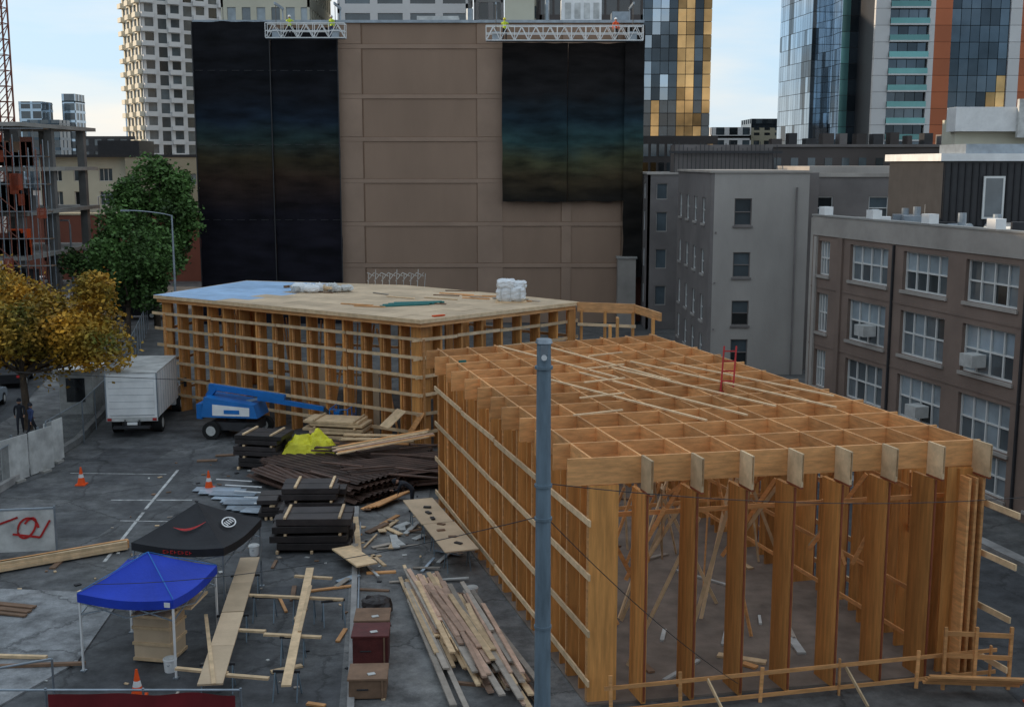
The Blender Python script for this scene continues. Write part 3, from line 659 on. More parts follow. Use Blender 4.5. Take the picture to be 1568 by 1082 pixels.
# ------------------------------------------------------------------ trees
def tree(name,base,cc,cr,n,leaf,ls,seed,tr=.22):
    random.seed(seed);mb=MB();bx_,by_=base;top=Vector(cc)
    p=Vector((bx_,by_,0));q=Vector((bx_+U(-.2,.2),by_,cc[2]-cr[2]*.75));mb.cyl(p,q,tr,tr*.7,10,'bark')
    blobs=[]
    for k in range(28):
        while True:
            v=Vector((U(-1,1),U(-1,1),U(-1,1)))
            if .25<v.length<1: break
        c=Vector((cc[0]+v.x*cr[0]*.85,cc[1]+v.y*cr[1]*.8,cc[2]+v.z*cr[2]*.85));blobs.append((c,U(.20,.38)*min(cr)*1.1,U(-.3,.3)))
        m=q.lerp(c,.5)+Vector((U(-.3,.3),U(-.3,.3),-.2));mb.cyl(q,m,tr*.4,tr*.22,6,'bark');mb.cyl(m,c,tr*.22,.02,5,'bark')
    for k in range(n):
        c,r,rb_=blobs[int(R()*len(blobs))]
        v=Vector((random.gauss(0,1),random.gauss(0,1),random.gauss(0,1))).normalized()*r*(R()**.45)*1.25
        if R()<.08: v*=1.35
        pos=c+v;s=ls*U(.6,1.3)
        a=Vector((U(-1,1),U(-1,1),U(-.6,.6))).normalized();b=a.cross(Vector((U(-1,1),U(-1,1),U(-1,1)))).normalized()
        mb.add([pos-a*s,pos-b*s*.6,pos+a*s,pos+b*s*.6],[(0,1,2,3)],leaf,min(1,max(0,U(.15,.85)+rb_)))
    mb.obj(name)
tree('autumn_tree',(-24.6,58.5),(-23.4,58.5,5.3),(5.3,3.6,3.1),20000,'leaf_autumn',.125,1)
tree('street_tree',(-30.4,92),(-30.6,92,5.6),(4.8,3.4,4.4),19000,'leaf_green',.18,2,.26)
tree('street_tree',(-29.5,97),(-29.6,97,9.2),(4.3,3.2,5.0),19000,'leaf_green',.19,4,.28)
tree('street_tree',(-36,80),(-36,80,4.2),(2.8,2.6,2.4),7000,'leaf_autumn',.14,6)
# ------------------------------------------------------------------ fences
def fence(name,pts,h=2.0,m='fencemesh',z=.1):
    mb=MB()
    for (a,b) in zip(pts[:-1],pts[1:]):
        a=Vector(a);b=Vector(b);n=max(1,int((b-a).length/2.6))
        for i in range(n+1): p=a.lerp(b,i/n);mb.cyl((*p,0),(*p,h+z),.035,.035,7,'galv')
        mb.quad([(*a,z),(*b,z),(*b,h+z),(*a,h+z)],m);mb.cyl((*a,h+z),(*b,h+z),.025,.025,6,'galv')
    mb.obj(name)
fence('chain_link_fence',[(-20.9,51.5),(-20.9,56),(-21.8,62),(-25.6,78.3),(-30,96)])
fence('chain_link_fence',[(-24,64.5),(-20,64.8)],1.9)
fence('chain_link_fence',[(-21.6,40.5),(-21.4,48.9)],1.6)
fence('chain_link_fence',[(5.6,59.0),(8.6,60.5),(14.0,56.5)],2.2)
mb=MB()
for k,(x,y,a) in enumerate([(-21.3,49.0,1.2),(-20.8,50.6,1.25),(-20.9,52.3,1.4)]):
    mb.box((x,y,1.0),(1.5,.05,1.9),'white_dirty',a);mb.box((x-.1,y,1.0),(.08,.08,2.1),'galv',a);mb.box((x,y,.05),(.5,.6,.1),'concrete',a)
mb.obj('barrier_panel')
mb=MB();mb.box((-17.3,39.5,.85),(2.6,.05,1.5),'white_dirty',.15);mb.box((-17.3,39.5,1.62),(2.7,.08,.06),'galv',.15);mb.box((-16.0,39.7,.85),(.06,.08,1.7),'galv',.15)
L=None
for k in range(26):
    t=k/25*2*math.pi*1.3;x=-16.9+.36*math.cos(t)*(1-.25*k/25);z=.95+.36*math.sin(t*1.1)
    w=Vector((x,39.5+.15*(x+17.3)-.05,z))
    if L: mb.beam(L,w,.02,.07,'red')
    L=w
for a,b in(((-16.5,.6),(-16.15,1.2)),((-17.9,1.1),(-17.2,1.35)),((-16.5,.6),(-17.4,.75))): mb.beam((a[0],39.5+.15*(a[0]+17.3)-.055,a[1]),(b[0],39.5+.15*(b[0]+17.3)-.055,b[1]),.02,.07,'red')
mb.obj('graffiti_panel')
mb=MB()
nb_=30
for i in range(nb_):
    x0_=-10.9+4.4*i/nb_;x1_=-10.9+4.4*(i+1)/nb_;f=lambda x:26.0+.05*math.sin(x*3.1)
    mb.quad([(x0_,f(x0_),.15),(x1_,f(x1_),.15),(x1_,f(x1_),1.2+.02*math.sin(x1_*4)),(x0_,f(x0_),1.2+.02*math.sin(x0_*4))],'banner_red',.5)
mb.cyl((-16,26.1,1.25),(-6.4,26.1,1.25),.03,.03,8,'galv')
for x in(-16,-13.5,-11,-8.7,-6.4): mb.cyl((x,26.1,0),(x,26.1,1.3),.03,.03,8,'galv')
mb.cyl((-16,26.6,.9),(-11.3,27.3,1.5),.03,.03,8,'galv');mb.cyl((-11.3,27.3,0),(-11.3,27.3,1.5),.03,.03,8,'galv');mb.obj('banner_fence')
# ------------------------------------------------------------------ box truck
def wheel(mb,c,r,w,ax):
    ax=Vector(ax).normalized();c=Vector(c);mb.cyl(c-ax*w/2,c+ax*w/2,r,r,20,'rubber');mb.cyl(c-ax*(w/2+.01),c+ax*(w/2+.01),r*.55,r*.55,14,'white_dirty')
mb=MB();mb.T=(-18.95,57.45,math.radians(5))
mb.bx(-1.25,1.25,0,5.2,.95,3.2,'white')
for x in(-1.25,1.25): mb.bx(x-.03,x+.03,-.03,.03,.93,3.22,'galv')
mb.bx(-1.28,1.28,-.02,5.22,3.2,3.26,'white_dirty')
mb.bx(-1.1,1.1,-.045,-.005,1.1,3.05,'white')
for k in range(6): mb.bx(-1.1,1.1,-.055,-.048,1.1+k*.34,1.115+k*.34,'galv')
mb.bx(-1.25,1.25,-.1,-.05,.8,1.0,'white_dirty');mb.bx(-.9,.9,-.4,-.02,.48,.58,'steel_dark')
for x in(-1.1,1.1): mb.bx(x-.1,x+.1,-.14,-.1,.84,.96,'red')
mb.bx(-.25,.25,-.14,-.1,.62,.76,'white');mb.bx(-.4,-.3,-.1,5,.6,.9,'steel_dark');mb.bx(.3,.4,-.1,5,.6,.9,'steel_dark')
for y in(1.2,6.1):
    for x in(-1.0,1.0): wheel(mb,(x,y,.45),.45,.45,(1,0,0))
mb.hexa([(-1.05,5.35,.5),(1.05,5.35,.5),(1.05,7.4,.5),(-1.05,7.4,.5),(-1.05,5.35,1.35),(1.05,5.35,1.35),(1.0,7.3,1.25),(-1.0,7.3,1.25)],'white')
mb.hexa([(-1.03,5.35,1.35),(1.03,5.35,1.35),(1.0,6.8,1.33),(-1.0,6.8,1.33),(-.92,5.35,2.2),(.92,5.35,2.2),(.88,6.1,2.2),(-.88,6.1,2.2)],'glassdark')
mb.bx(-.9,.9,5.4,6.1,2.2,2.26,'white')
mb.cyl((1.25,5.9,1.6),(1.5,5.9,1.6),.03,.03,6,'black');mb.bx(1.45,1.6,5.85,5.95,1.4,1.9,'black')
for k in range(9): mb.bx(1.252,1.262,.3+k*.58,.32+k*.58,1.0,3.15,'galv')
mb.obj('box_truck',bevel=.015)
# ------------------------------------------------------------------ boom lift
mb=MB();mb.T=(-13.8,57.6,math.radians(-8))
mb.bx(-1.1,1.3,-.75,.75,.45,.85,'steel_dark')
for x in(-.95,1.15):
    for y in(-.85,.85): wheel(mb,(x,y,.45),.45,.35,(0,1,0))
mb.cyl((0,0,.85),(0,0,1.1),.5,.5,16,'black')
mb.hexa([(-1.5,-.85,1.1),(1.4,-.85,1.1),(1.4,.85,1.1),(-1.5,.85,1.1),(-1.35,-.8,2.1),(1.2,-.8,1.75),(1.2,.8,1.75),(-1.35,.8,2.1)],'lift_blue',.5)
mb.hexa([(-.9,-.875,1.2),(1.0,-.875,1.2),(1.0,-.855,1.2),(-.9,-.855,1.2),(-.9,-.84,1.75),(1.0,-.84,1.62),(1.0,-.82,1.62),(-.9,-.82,1.75)],'white')
mb.bx(-1.75,-1.45,-.8,.8,1.0,1.75,'lift_blue',.3);mb.bx(-.3,.5,-.885,-.88,1.3,1.5,'lift_blue')
mb.beam((-1.4,0,2.0),(-1.0,0,2.55),.3,.3,'lift_blue');mb.beam((-1.35,0,2.5),(2.6,-.1,2.05),.26,.28,'lift_blue',.6)
mb.beam((1.2,-.1,2.0),(4.6,-.15,1.55),.20,.22,'lift_blue',.4);mb.beam((.2,0,1.7),(1.8,-.1,2.1),.12,.12,'galv')
mb.beam((4.5,-.15,1.6),(5.2,-.2,1.0),.16,.2,'steel_dark')
for z in(.6,1.2,1.7):
    for a,b in(((5.1,-.9),(6.0,-.9)),((6.0,-.9),(6.0,.6)),((6.0,.6),(5.1,.6)),((5.1,.6),(5.1,-.9))): mb.beam((*a,z),(*b,z),.045,.045,'lift_blue')
for a in((5.1,-.9),(6,-.9),(6,.6),(5.1,.6),(5.1,-.15),(6,-.15)): mb.beam((*a,.6),(*a,1.7),.045,.045,'lift_blue')
mb.bx(5.1,6,-.9,.6,.54,.59,'galv');mb.bx(5.15,5.4,-.3,.3,1.1,1.45,'lift_blue')
mb.obj('boom_lift',bevel=.02)
def cone(x,y):
    mb=MB();mb.box((x,y,.03),(.42,.42,.05),'orange');mb.cyl((x,y,.055),(x,y,.33),.17,.115,16,'orange',.5);mb.cyl((x,y,.33),(x,y,.48),.115,.08,16,'cloth_white');mb.cyl((x,y,.48),(x,y,.78),.08,.03,16,'orange',.5);mb.obj('traffic_cone')
for c in((-18.32,48.5),(-12.74,47.89),(-9.58,28.3),(13.2,27.9)): cone(*c)
# ------------------------------------------------------------------ canopy tents
def tent(name,cx,cy,rot,s,ez,pz,m,mleg='white'):
    mb=MB();mb.T=(cx,cy,rot);h=s/2
    cs=[(-h,-h),(h,-h),(h,h),(-h,h)]
    n=10
    for k in range(4):
        a=cs[k];b=cs[(k+1)%4];prev=None
        for i in range(n+1):
            t=i/n;row=[]
            for j in range(n+1):
                u=j/n;ex=a[0]*(1-u)+b[0]*u;ey=a[1]*(1-u)+b[1]*u
                z=ez+(pz-ez)*(t**1.15)-.12*math.sin(math.pi*u)*(1-t)*1.0-.05*math.sin(math.pi*t)*math.sin(math.pi*u)
                row.append((ex*(1-t),ey*(1-t),z))
            if prev:
                for j in range(n):
                    mb.quad([prev[j],prev[j+1],row[j+1],row[j]],m,.5)
            else: first=row
            prev=row
        for j in range(n):
            p,q=first[j],first[j+1];mb.quad([(p[0],p[1],p[2]-.24),(q[0],q[1],q[2]-.24),q,p],m,.4)
    for x,y in cs:
        mb.beam((x*.97,y*.97,0),(x*.97,y*.97,ez-.05),.05,.05,mleg);mb.box((x*.97,y*.97,.02),(.14,.14,.03),'galv')
    for k in range(4):
        a=cs[k];b=cs[(k+1)%4];m1=((a[0]+b[0])/2*.97,(a[1]+b[1])/2*.97)
        a=(a[0]*.97,a[1]*.97);b=(b[0]*.97,b[1]*.97)
        for e in(a,b): mb.beam((*e,ez-.25),(*m1,ez-.6),.03,.03,'galv');mb.beam((*e,ez-.6),(*m1,ez-.25),.03,.03,'galv')
    return mb
mb=tent('t',-10.0,31.0,math.radians(-10),2.75,2.2,2.95,'blue');mb.bx(1.12,1.28,-1.40,-1.385,1.99,2.12,'white')
for sx,sy in((-1,-1),(1,-1),(1,1),(-1,1)): mb.beam((sx*1.36,sy*1.36,2.215),(0,0,2.975),.02,.015,'lift_blue',1)
mb.obj('blue_canopy_tent')
mb=tent('t',-9.75,35.2,math.radians(-10),2.95,2.25,3.15,'black','galv')
def onroof(x,y,s=2.95,ez=2.25,pz=3.15):
    h=s/2;t=1-max(abs(x),abs(y))/h;return (x,y,ez+(pz-ez)*t**1.15-.05*(1-t)+.03)
pts=[]
for k in range(15):
    t=k/14;pts.append((-.40+.95*t,-.85-.20*math.sin(t*2.6)+.34*t,.010+.055*math.sin(math.pi*min(1,(1-t)*1.1))))
for a,b in zip(pts[:-1],pts[1:]):
    mb.quad([onroof(a[0],a[1]-a[2]),onroof(b[0],b[1]-b[2]),onroof(b[0],b[1]+b[2]*.3),onroof(a[0],a[1]+a[2]*.3)],'red')
for k in range(24):
    t=2*math.pi*k/24;t2=2*math.pi*(k+1)/24
    cx_,cy_,rx,ry=.95,.15,.17,.40
    mb.quad([onroof(cx_+rx*math.cos(t),cy_+ry*math.sin(t)),onroof(cx_+rx*math.cos(t2),cy_+ry*math.sin(t2)),onroof(cx_+rx*.8*math.cos(t2),cy_+ry*.8*math.sin(t2)),onroof(cx_+rx*.8*math.cos(t),cy_+ry*.8*math.sin(t))],'white')
for dy in(-.2,-.07,.07,.2): mb.quad([onroof(.88,.15+dy-.04),onroof(1.02,.15+dy-.04),onroof(1.02,.15+dy+.03),onroof(.88,.15+dy+.03)],'white')
for k in range(6):
    y=-.35+k*.14;mb.quad([onroof(-1.05,y),onroof(-.92,y),onroof(-.92,y+.05),onroof(-1.05,y+.05)],'white');mb.quad([onroof(-1.05,y),onroof(-1.02,y),onroof(-1.02,y+.11),onroof(-1.05,y+.11)],'white')
for k in range(8):
    x=-.45+k*.12
    mb.bx(x,x+.02,-1.505,-1.49,1.98,2.08,'red')
    if k%2==0: mb.bx(x+.02,x+.08,-1.504,-1.491,2.06,2.08,'red');mb.bx(x+.02,x+.08,-1.504,-1.491,1.98,2.0,'red')
    else: mb.bx(x+.02,x+.07,-1.504,-1.491,2.02,2.04,'red')
mb.obj('black_canopy_tent')
# ------------------------------------------------------------------ site materials
mb=MB()
mb.box((-9.75,30.9,.7),(1.05,.95,1.3),'plywood',-.17)
for z in(.1,.55,1.0,1.33): mb.box((-9.75,30.9,z),(1.12,1.02,.08),'lumber',-.17)
mb.box((-9.5,31.5,1.42),(1.5,1.3,.06),'lumber',-.1);mb.box((-9.8,30.9,1.5),(.3,.2,.1),'black',.2);mb.box((-9.4,31.2,1.48),(.3,.2,.04),'cloth_white',.5)
mb.obj('plywood_crate')
def bucket(x,y):
    mb=MB();mb.cyl((x,y,0.01),(x,y,.38),.15,.18,18,'white');mb.cyl((x,y,.34),(x,y,.36),.19,.19,18,'white');mb.cyl((x,y,.381),(x,y,.39),.165,.165,18,'white_dirty')
    mb.beam((x-.18,y,.34),(x,y-.2,.22),.012,.012,'galv');mb.beam((x,y-.2,.22),(x+.18,y,.34),.012,.012,'galv');mb.obj('white_bucket')
for b in((-9.2,29.9),(-9.0,39.4),(-1.25,35.3)): bucket(*b)
random.seed(31)
def stack(name,cx,cy,rot,L,W,rows,cols,hh,m):
    mb=MB();mb.T=(cx,cy,rot)
    z=.12
    for k in range(3): mb.bx(-L/2+.2+k*(L-.5)/2,-L/2+.3+k*(L-.5)/2,-W/2,W/2,0,.12,'lumber')
    for r in range(rows):
        for c in range(cols):
            w=W/cols;o=U(-.15,.15);mb.box((o,-W/2+w*(c+.5),z+hh/2),(L*U(.85,1.0),w*.92,hh*.9),m,U(-.03,.03))
        z+=hh
        if r%2==1:
            for k in range(2): mb.bx(-L/2+.5+k*(L-1),-L/2+.6+k*(L-1),-W/2,W/2,z-.01,z+.07,'lumber')
            z+=.08
    mb.obj(name,bevel=.015)
stack('black_panel_stack',-7.05,40.3,.04,2.9,1.6,4,2,.27,'black_pack')
stack('black_panel_stack',-7.4,42.6,.04,2.3,1.5,6,2,.24,'black_pack')
stack('black_panel_stack',-11.2,51.6,-.2,2.3,1.6,6,2,.22,'black_pack')
stack('black_panel_stack',-9.3,44.2,.1,.9,1.5,3,2,.2,'black_pack')
stack('plywood_stack',-8.3,55.0,-.2,3.0,1.6,8,1,.14,'lumber')
me=MB();n=20
gr=[[None]*(n+1) for _ in range(n+1)]
for i in range(n+1):
    for j in range(n+1):
        x=-10.4+2.7*i/n;y=50.6+2.0*j/n;e=min(i,n-i,j,n-j)/4.
        z=(1.25+.5*mnoise.noise(Vector((x*1.3,y*1.3,0)))+.2*mnoise.noise(Vector((x*4,y*4,0))))*min(1,e)**.5+.05
        gr[i][j]=(x+.2*mnoise.noise(Vector((x,y,3))),y+.2*mnoise.noise(Vector((x,y,9))),z)
for i in range(n):
    for j in range(n): me.quad([gr[i][j],gr[i+1][j],gr[i+1][j+1],gr[i][j+1]],'yellow',.5)
me.obj('yellow_tarp')
def decking(mb,cx,cy,rot,L,W,z,tilt=0,m='deck_brown'):
    n=int(W/.30);c,s=math.cos(rot),math.sin(rot);pr=[]
    for i in range(n):
        for dx,dz in((0,0),(.10,0),(.14,.07),(.26,.07)): pr.append((i*.30+dx-W/2,dz))
    P=[]
    for e in(-L/2,L/2):
        for (w,dz) in pr:
            zz=z+dz+tilt*e/L;P.append((cx+e*c-w*s,cy+e*s+w*c,zz))
    k=len(pr);mb.add(P,[(i,i+1,k+i+1,k+i) for i in range(k-1)],m)
mb=MB();random.seed(41)
for k in range(7): decking(mb,-7.4+U(-.3,.3),48.6+U(-.3,.3),-.75+U(-.06,.06),6.5,3.0,.12+k*.11,U(-.1,.1))
for k in range(8): decking(mb,-4.9+U(-.25,.25),48.6+U(-.3,.3),.35+U(-.05,.05),4.6,2.4,.12+k*.11,U(-.1,.1))
for k in range(6): decking(mb,-6.2+U(-.25,.25),51.9+U(-.2,.2),-.3+U(-.08,.08),5.2,2.4,.12+k*.11,U(-.1,.1))
for k in range(8): decking(mb,-9.4+U(-.4,.4),48.0+U(-.3,.3),-.9+U(-.1,.1),3.6,1.2,.1+k*.08)
for k in range(14): a=U(-.9,.6);x=U(-9,-4);y=U(46,51.5);mb.beam((x,y,.95+U(0,.2)),(x+2.2*math.cos(a),y+2.2*math.sin(a),.98+U(0,.2)),.15,.05,'deck_brown')
mb.obj('steel_decking_pile')
mb=MB()
for k in range(6): mb.beam((-7.7+U(-.2,.2),49.5+k*.18,1.10+.02*k),(-3.7+U(-.3,.3),52.0+k*.2,1.28+.02*k),.16,.05,random.choice(['lumber','lvl_h','lumber_pink']))
for k in range(7): mb.beam((-8.2+U(-.4,.4),53.6+U(-.4,.4),.4+k*.09),(-4.6+U(-.4,.4),53.0+U(-.6,.6),.45+k*.09),.2,.07,random.choice(['lvl_h','wood_dark','lumber']))
for k in range(5): mb.beam((-5.9+k*.15,44.6,.1+k*.03),(-4.6+k*.1,46.4,.2+k*.03),.15,.05,'lvl_h')
mb.beam((-6,53.8,1.3),(-5.2,54.4,2.0),.8,.04,'lumber');mb.beam((-4.8,54,1.0),(-4.2,54.3,1.9),.5,.04,'lvl_h')
mb.obj('scrap_lumber_pile')
mb=MB()
for k in range(9):
    t=k/8;x=-12.2+2.6*t+U(-.15,.15);y=47.6-3.4*t;mb.box((x,y,.06+.03*(k%3)+.02*k/8),(1.9,.62,.02),'panegrey',-.1+U(-.2,.2))
for k in range(5):
    x=-12.2+.6*k;mb.beam((x-.4,48.6-.9*k,.22),(x+1.2,48.2-.9*k,.24),.06,.03,'white')
mb.obj('sheet_panel_pile')
def sawhorse(mb,x,y,rot,w=.9,h=.72):
    c,s=math.cos(rot),math.sin(rot);q=lambda a,b,z:(x+a*c-b*s,y+a*s+b*c,z)
    mb.beam(q(-w/2,0,h),q(w/2,0,h),.05,.07,'steel_dark')
    for e in(-w*.42,w*.42):
        for f in(-.28,.28): mb.beam(q(e,0,h),q(e*1.05,f,0.01),.03,.03,'pole_paint')
mb=MB()
q0=Vector((-8.55,36.8));q1=Vector((-7.45,27.3))
for t in range(4):
    a=q0.lerp(q1,t/4);b=q0.lerp(q1,(t+1)/4-.004);mb.beam((*a,.80+.01*(t%2)),(*b,.80+.01*(t%2)),.62,.05,'plywood')
mb.beam((q0.x-.15,q0.y-5,.85),(q1.x+.1,q1.y,.85),.1,.03,'lumber')
for t in(.15,.5,.85): p=q0.lerp(q1,t);sawhorse(mb,p.x,p.y,.1)
mb.obj('long_workbench')
mb=MB()
mb.beam((-6.4,35.7,.84),(-5.55,27.2,.84),.24,.05,'lumber',.6);mb.beam((-6.1,34.0,.89),(-5.8,30.5,.89),.1,.04,'lumber')
for a,b in(((-8.2,33.6),(-5.0,33.2)),((-6.8,30.6),(-5.2,30.4)),((-7.6,30.9),(-6.8,30.8)),((-7.2,28.0),(-6.1,27.8)),((-8.6,28.4),(-7.2,28.1)),((-6.8,35.2),(-5.6,35.0))): mb.beam((*a,.76),(*b,.76),.13,.06,'lumber',.3)
for x,y in((-6.2,33.4),(-6.0,30.5),(-5.75,28.3),(-5.3,33.2),(-7.4,33.5)): sawhorse(mb,x,y,.1+U(-.2,.2),.7)
mb.obj('lumber_on_sawhorses')
mb=MB();random.seed(51)
for k in range(16):
    x=U(-8.2,-4.6);y=U(27.5,43);a=U(-1.8,1.8);L_=U(.4,1.5);mb.beam((x,y,.04),(x+L_*math.cos(a),y+L_*math.sin(a),.04),U(.06,.2),.05,random.choice(['lumber','wood_dark','lvl_h']))
for k in range(32):
    x=U(-5.7,-2.2);y=U(36,46);a=U(-1.8,1.8);L_=U(.4,1.8);mb.beam((x,y,.05),(x+L_*math.cos(a),y+L_*math.sin(a),.06+U(0,.1)),U(.06,.3),.04,random.choice(['lumber','wood_dark','lumber_grey','white_dirty','panegrey']))
for k in range(130): mb.box((U(-16,-2.5),U(27,53),.03),(U(.04,.22),U(.04,.16),.03),random.choice(['lumber','wood_dark','white_dirty','black','lumber_grey']),U(0,3))
mb.beam((-6.0,43.5,.1),(-5.2,38.5,.1),.2,.08,'lumber');mb.beam((-5.9,39.2,.35),(-4.8,37.4,.35),.75,.05,'lumber',.9)
for x,y in((-12.3,44.5),(-10.9,38),(-14,52.5),(-13.4,53.5)): mb.box((x,y,.04),(.9,.25,.06),'wood_dark',U(0,3))
mb.obj('scattered_offcuts')
mb=MB();random.seed(61)
for k in range(6): mb.beam((-20,35.6+.05*k,.12+.1*(k//2)),(-13.6,39.9+.16*(k%2),.12+.1*(k//2)),.2,.09,'lvl_h' if k%2 else 'lumber')
for x,y in((-18,37),(-15.5,38.5)): mb.box((x,y,.03),(.2,1.1,.06),'wood_dark')
for k in range(5): mb.beam((-17,34.2+.18*k,.10+.04*(k%2)),(-14.6,33.6+.18*k,.1+.04*(k%2)),.14,.05,'wood_dark')
mb.beam((-16,30.8,.1),(-12.8,30.6,.1),.12,.08,'lumber');mb.beam((-14,30,.1),(-11.6,30.2,.1),.12,.08,'wood_dark')
mb.obj('glulam_beam_stack')
mb=MB()
def tbl(x0,y0,x1,y1,w,z=.85):
    mb.beam((x0,y0,z),(x1,y1,z),w,.04,'plywood',.8)
    for t in(.2,.8): x=x0+(x1-x0)*t;y=y0+(y1-y0)*t;sawhorse(mb,x,y,.3,.9,.78)
tbl(-3.6,43.4,-2.65,40.4,1.15);tbl(-2.6,40.3,-1.65,37.3,1.15,.87)
for k in range(7): mb.box((-3.1+k*.2+U(-.2,.2),42.2-k*.7,.91),(.28,.14,.05),random.choice(['black','lumber','steel_dark','wood_dark','white_dirty']),U(0,3))
mb.obj('plywood_work_table')
mb=MB();random.seed(71)
def pile(x0,y0,x1,y1,W,n,layers,mm,ln=(2.6,4.6),jit=.08):
    a=Vector((x0,y0));b=Vector((x1,y1));d_=(b-a).normalized();nn_=Vector((-d_.y,d_.x));Ld=(b-a).length
    for l in range(layers):
        for k in range(n):
            o=-W/2+W*(k+.5)/n+U(-.06,.06);t=U(0,max(.1,Ld-ln[1]));L_=U(*ln);c1=a+d_*t+nn_*o;c2=a+d_*min(Ld,t+L_)+nn_*(o+U(-jit,jit)*(2.5 if l==layers-1 else 1))
            mb.beam((*c1,.1+l*.08+U(0,.03)),(*c2,.1+l*.08+U(0,.05)),U(.08,.18),.05,random.choice(mm),roll=U(-.12,.12))
pile(-3.1,37.0,-.9,28.6,1.0,7,6,['lumber','lumber_pink','lumber','lumber_grey'],(3.5,6.5))
pile(-2.1,35.2,.25,26.6,1.3,10,8,['lumber_pink','lumber','lumber_pink','lumber_grey'],(3.0,6.0))
pile(-1.3,34.6,.95,26.6,.5,4,3,['lumber','wood_dark','lumber_grey'],(2.5,5))
pile(-3.75,37.6,-1.1,26.6,.30,3,3,['lumber','lumber_grey'],(5,8),.04)
for k in range(6): mb.box((-2.5+.5*k,35.7-1.7*k,.04),(2.0,.12,.08),'wood_dark',-.2)
mb.obj('lumber_pile')
def crate(name,x,y,m,h):
    mb=MB();mb.box((x,y,h/2+.05),(.95,.9,h),m,.05,.5);mb.box((x,y,h+.07),(1.02,.97,.06),m,.05,.9)
    for e in(-.4,.4): mb.box((x+e,y,.03),(.1,.95,.06),'lumber',.05);mb.box((x+e,y-.455,h/2+.05),(.05,.02,h),'wood_dark',.05)
    mb.box((x+.1,y-.2,h+.115),(.2,.14,.02),'white_dirty',.4);mb.box((x-.1,y-.47,h*.6),(.3,.02,.04),'steel_dark',.05);mb.obj(name,bevel=.015)
crate('tool_chest',-4.0,32.1,'wood_dark',.65);crate('tool_chest',-3.85,30.5,'maroon',.85);crate('tool_chest',-3.7,28.6,'wood_dark',.5)
mb=MB();mb.lump((-4.1,33.9,.3),(.9,.8,.55),'black_pack',4,.25,3,10);mb.obj('covered_material_heap')
mb=MB();mb.beam((-6.15,45,.05),(-3.6,24,.05),.18,.12,'kerb')
mb.beam((-5.75,43,.05),(-4.2,30,.05),.05,.06,'galv');mb.obj('kerb')
# ------------------------------------------------------------------ street lamps, signals
def lamp(x,y,h,arm=2.2,dirx=-1):
    mb=MB();mb.cyl((x,y,0),(x,y,h),.12,.07,12,'galv');mb.cyl((x,y,0),(x,y,.5),.2,.16,12,'galv')
    L=Vector((x,y,h-.05))
    for k in range(1,7): t=k/6;w=Vector((x+dirx*arm*t,y,h+.35*math.sin(t*1.5)));mb.cyl(L,w,.04,.035,8,'galv');L=w
    mb.box((L.x+dirx*.3,y,L.z),(.7,.25,.12),'galv');mb.obj('street_lamp')
lamp(-25.9,90,9.6,3.2);lamp(-36.5,97.5,8.5,.1);lamp(-44,126,10,2.5,1)
mb=MB();mb.cyl((-37.6,105,0),(-37.6,105,5.6),.1,.08,10,'galv');mb.cyl((-37.6,105,5.3),(-42.5,105,5.6),.06,.04,8,'galv')
for x in(-41.5,-38.8):
    mb.bx(x-.18,x+.18,104.8,105.1,4.9,5.9,'black')
    for z,m in((5.7,'red'),(5.4,'steel_dark'),(5.1,'steel_dark')): mb.cyl((x,104.8,z),(x,104.72,z),.11,.11,10,m)
mb.obj('traffic_signal')
mb=MB();mb.cyl((-36.0,100,0),(-36,100,6.2),.38,.34,14,'concrete');mb.cyl((-36,100,6.2),(-36,100,6.4),.42,.42,14,'concrete');mb.obj('concrete_column')
def car(name,x,y,rot,m,van=False):
    mb=MB();mb.T=(x,y,rot);w=.9
    prof=[(-2.2,.35),(2.2,.35),(2.25,.75),(1.9,.92),(1.0,1.0),(.35,1.45),(-1.3,1.48),(-1.9,1.02),(-2.25,.9)]
    if van: prof=[(-2.5,.4),(2.4,.4),(2.5,.9),(2.1,1.2),(1.5,1.95),(-2.4,2.05),(-2.5,1.2)]
    n=len(prof);P=[(a,-w*(1 if z<1.1 else .86),z) for a,z in prof]+[(a,w*(1 if z<1.1 else .86),z) for a,z in prof]
    mb.add(P,[tuple(range(n)),tuple(range(2*n-1,n-1,-1))]+[((i+1)%n,i,n+i,n+(i+1)%n) for i in range(n)],m,.5)
    for s in(-1,1):
        if van: mb.add([(1.4,s*.87,1.25),(.2,s*.87,1.25),(.2,s*.84,1.85),(1.1,s*.84,1.85)],[(0,1,2,3)],'glassdark')
        else: mb.add([(.85,s*.885,1.03),(-1.6,s*.885,1.05),(-1.2,s*.80,1.41),(.3,s*.80,1.39)],[(0,1,2,3)],'glassdark')
        for a in(-1.4,1.4): wheel(mb,(a,s*.82,.34),.34,.22,(0,1,0))
    z=[(1.0,1.02),(.4,1.42)] if not van else [(2.08,1.25),(1.55,1.88)]
    mb.add([(z[0][0],-.75,z[0][1]+.02),(z[0][0],.75,z[0][1]+.02),(z[1][0],.7,z[1][1]+.02),(z[1][0],-.7,z[1][1]+.02)],[(0,1,2,3)],'glassdark')
    mb.bx(-2.27,-2.24,-.8,-.5,.7,.85,'red');mb.bx(-2.27,-2.24,.5,.8,.7,.85,'red')
    mb.obj(name)
car('parked_van',-50,121,.1,'carwhite',True);car('parked_car',-44.5,112,.05,'carpaint');car('parked_car',-39,101.5,0,'carwhite');car('parked_car',-33,103,.05,'black')
car('parked_car',-31,72,1.82,'black');car('parked_car',-29.5,64,1.75,'carpaint')
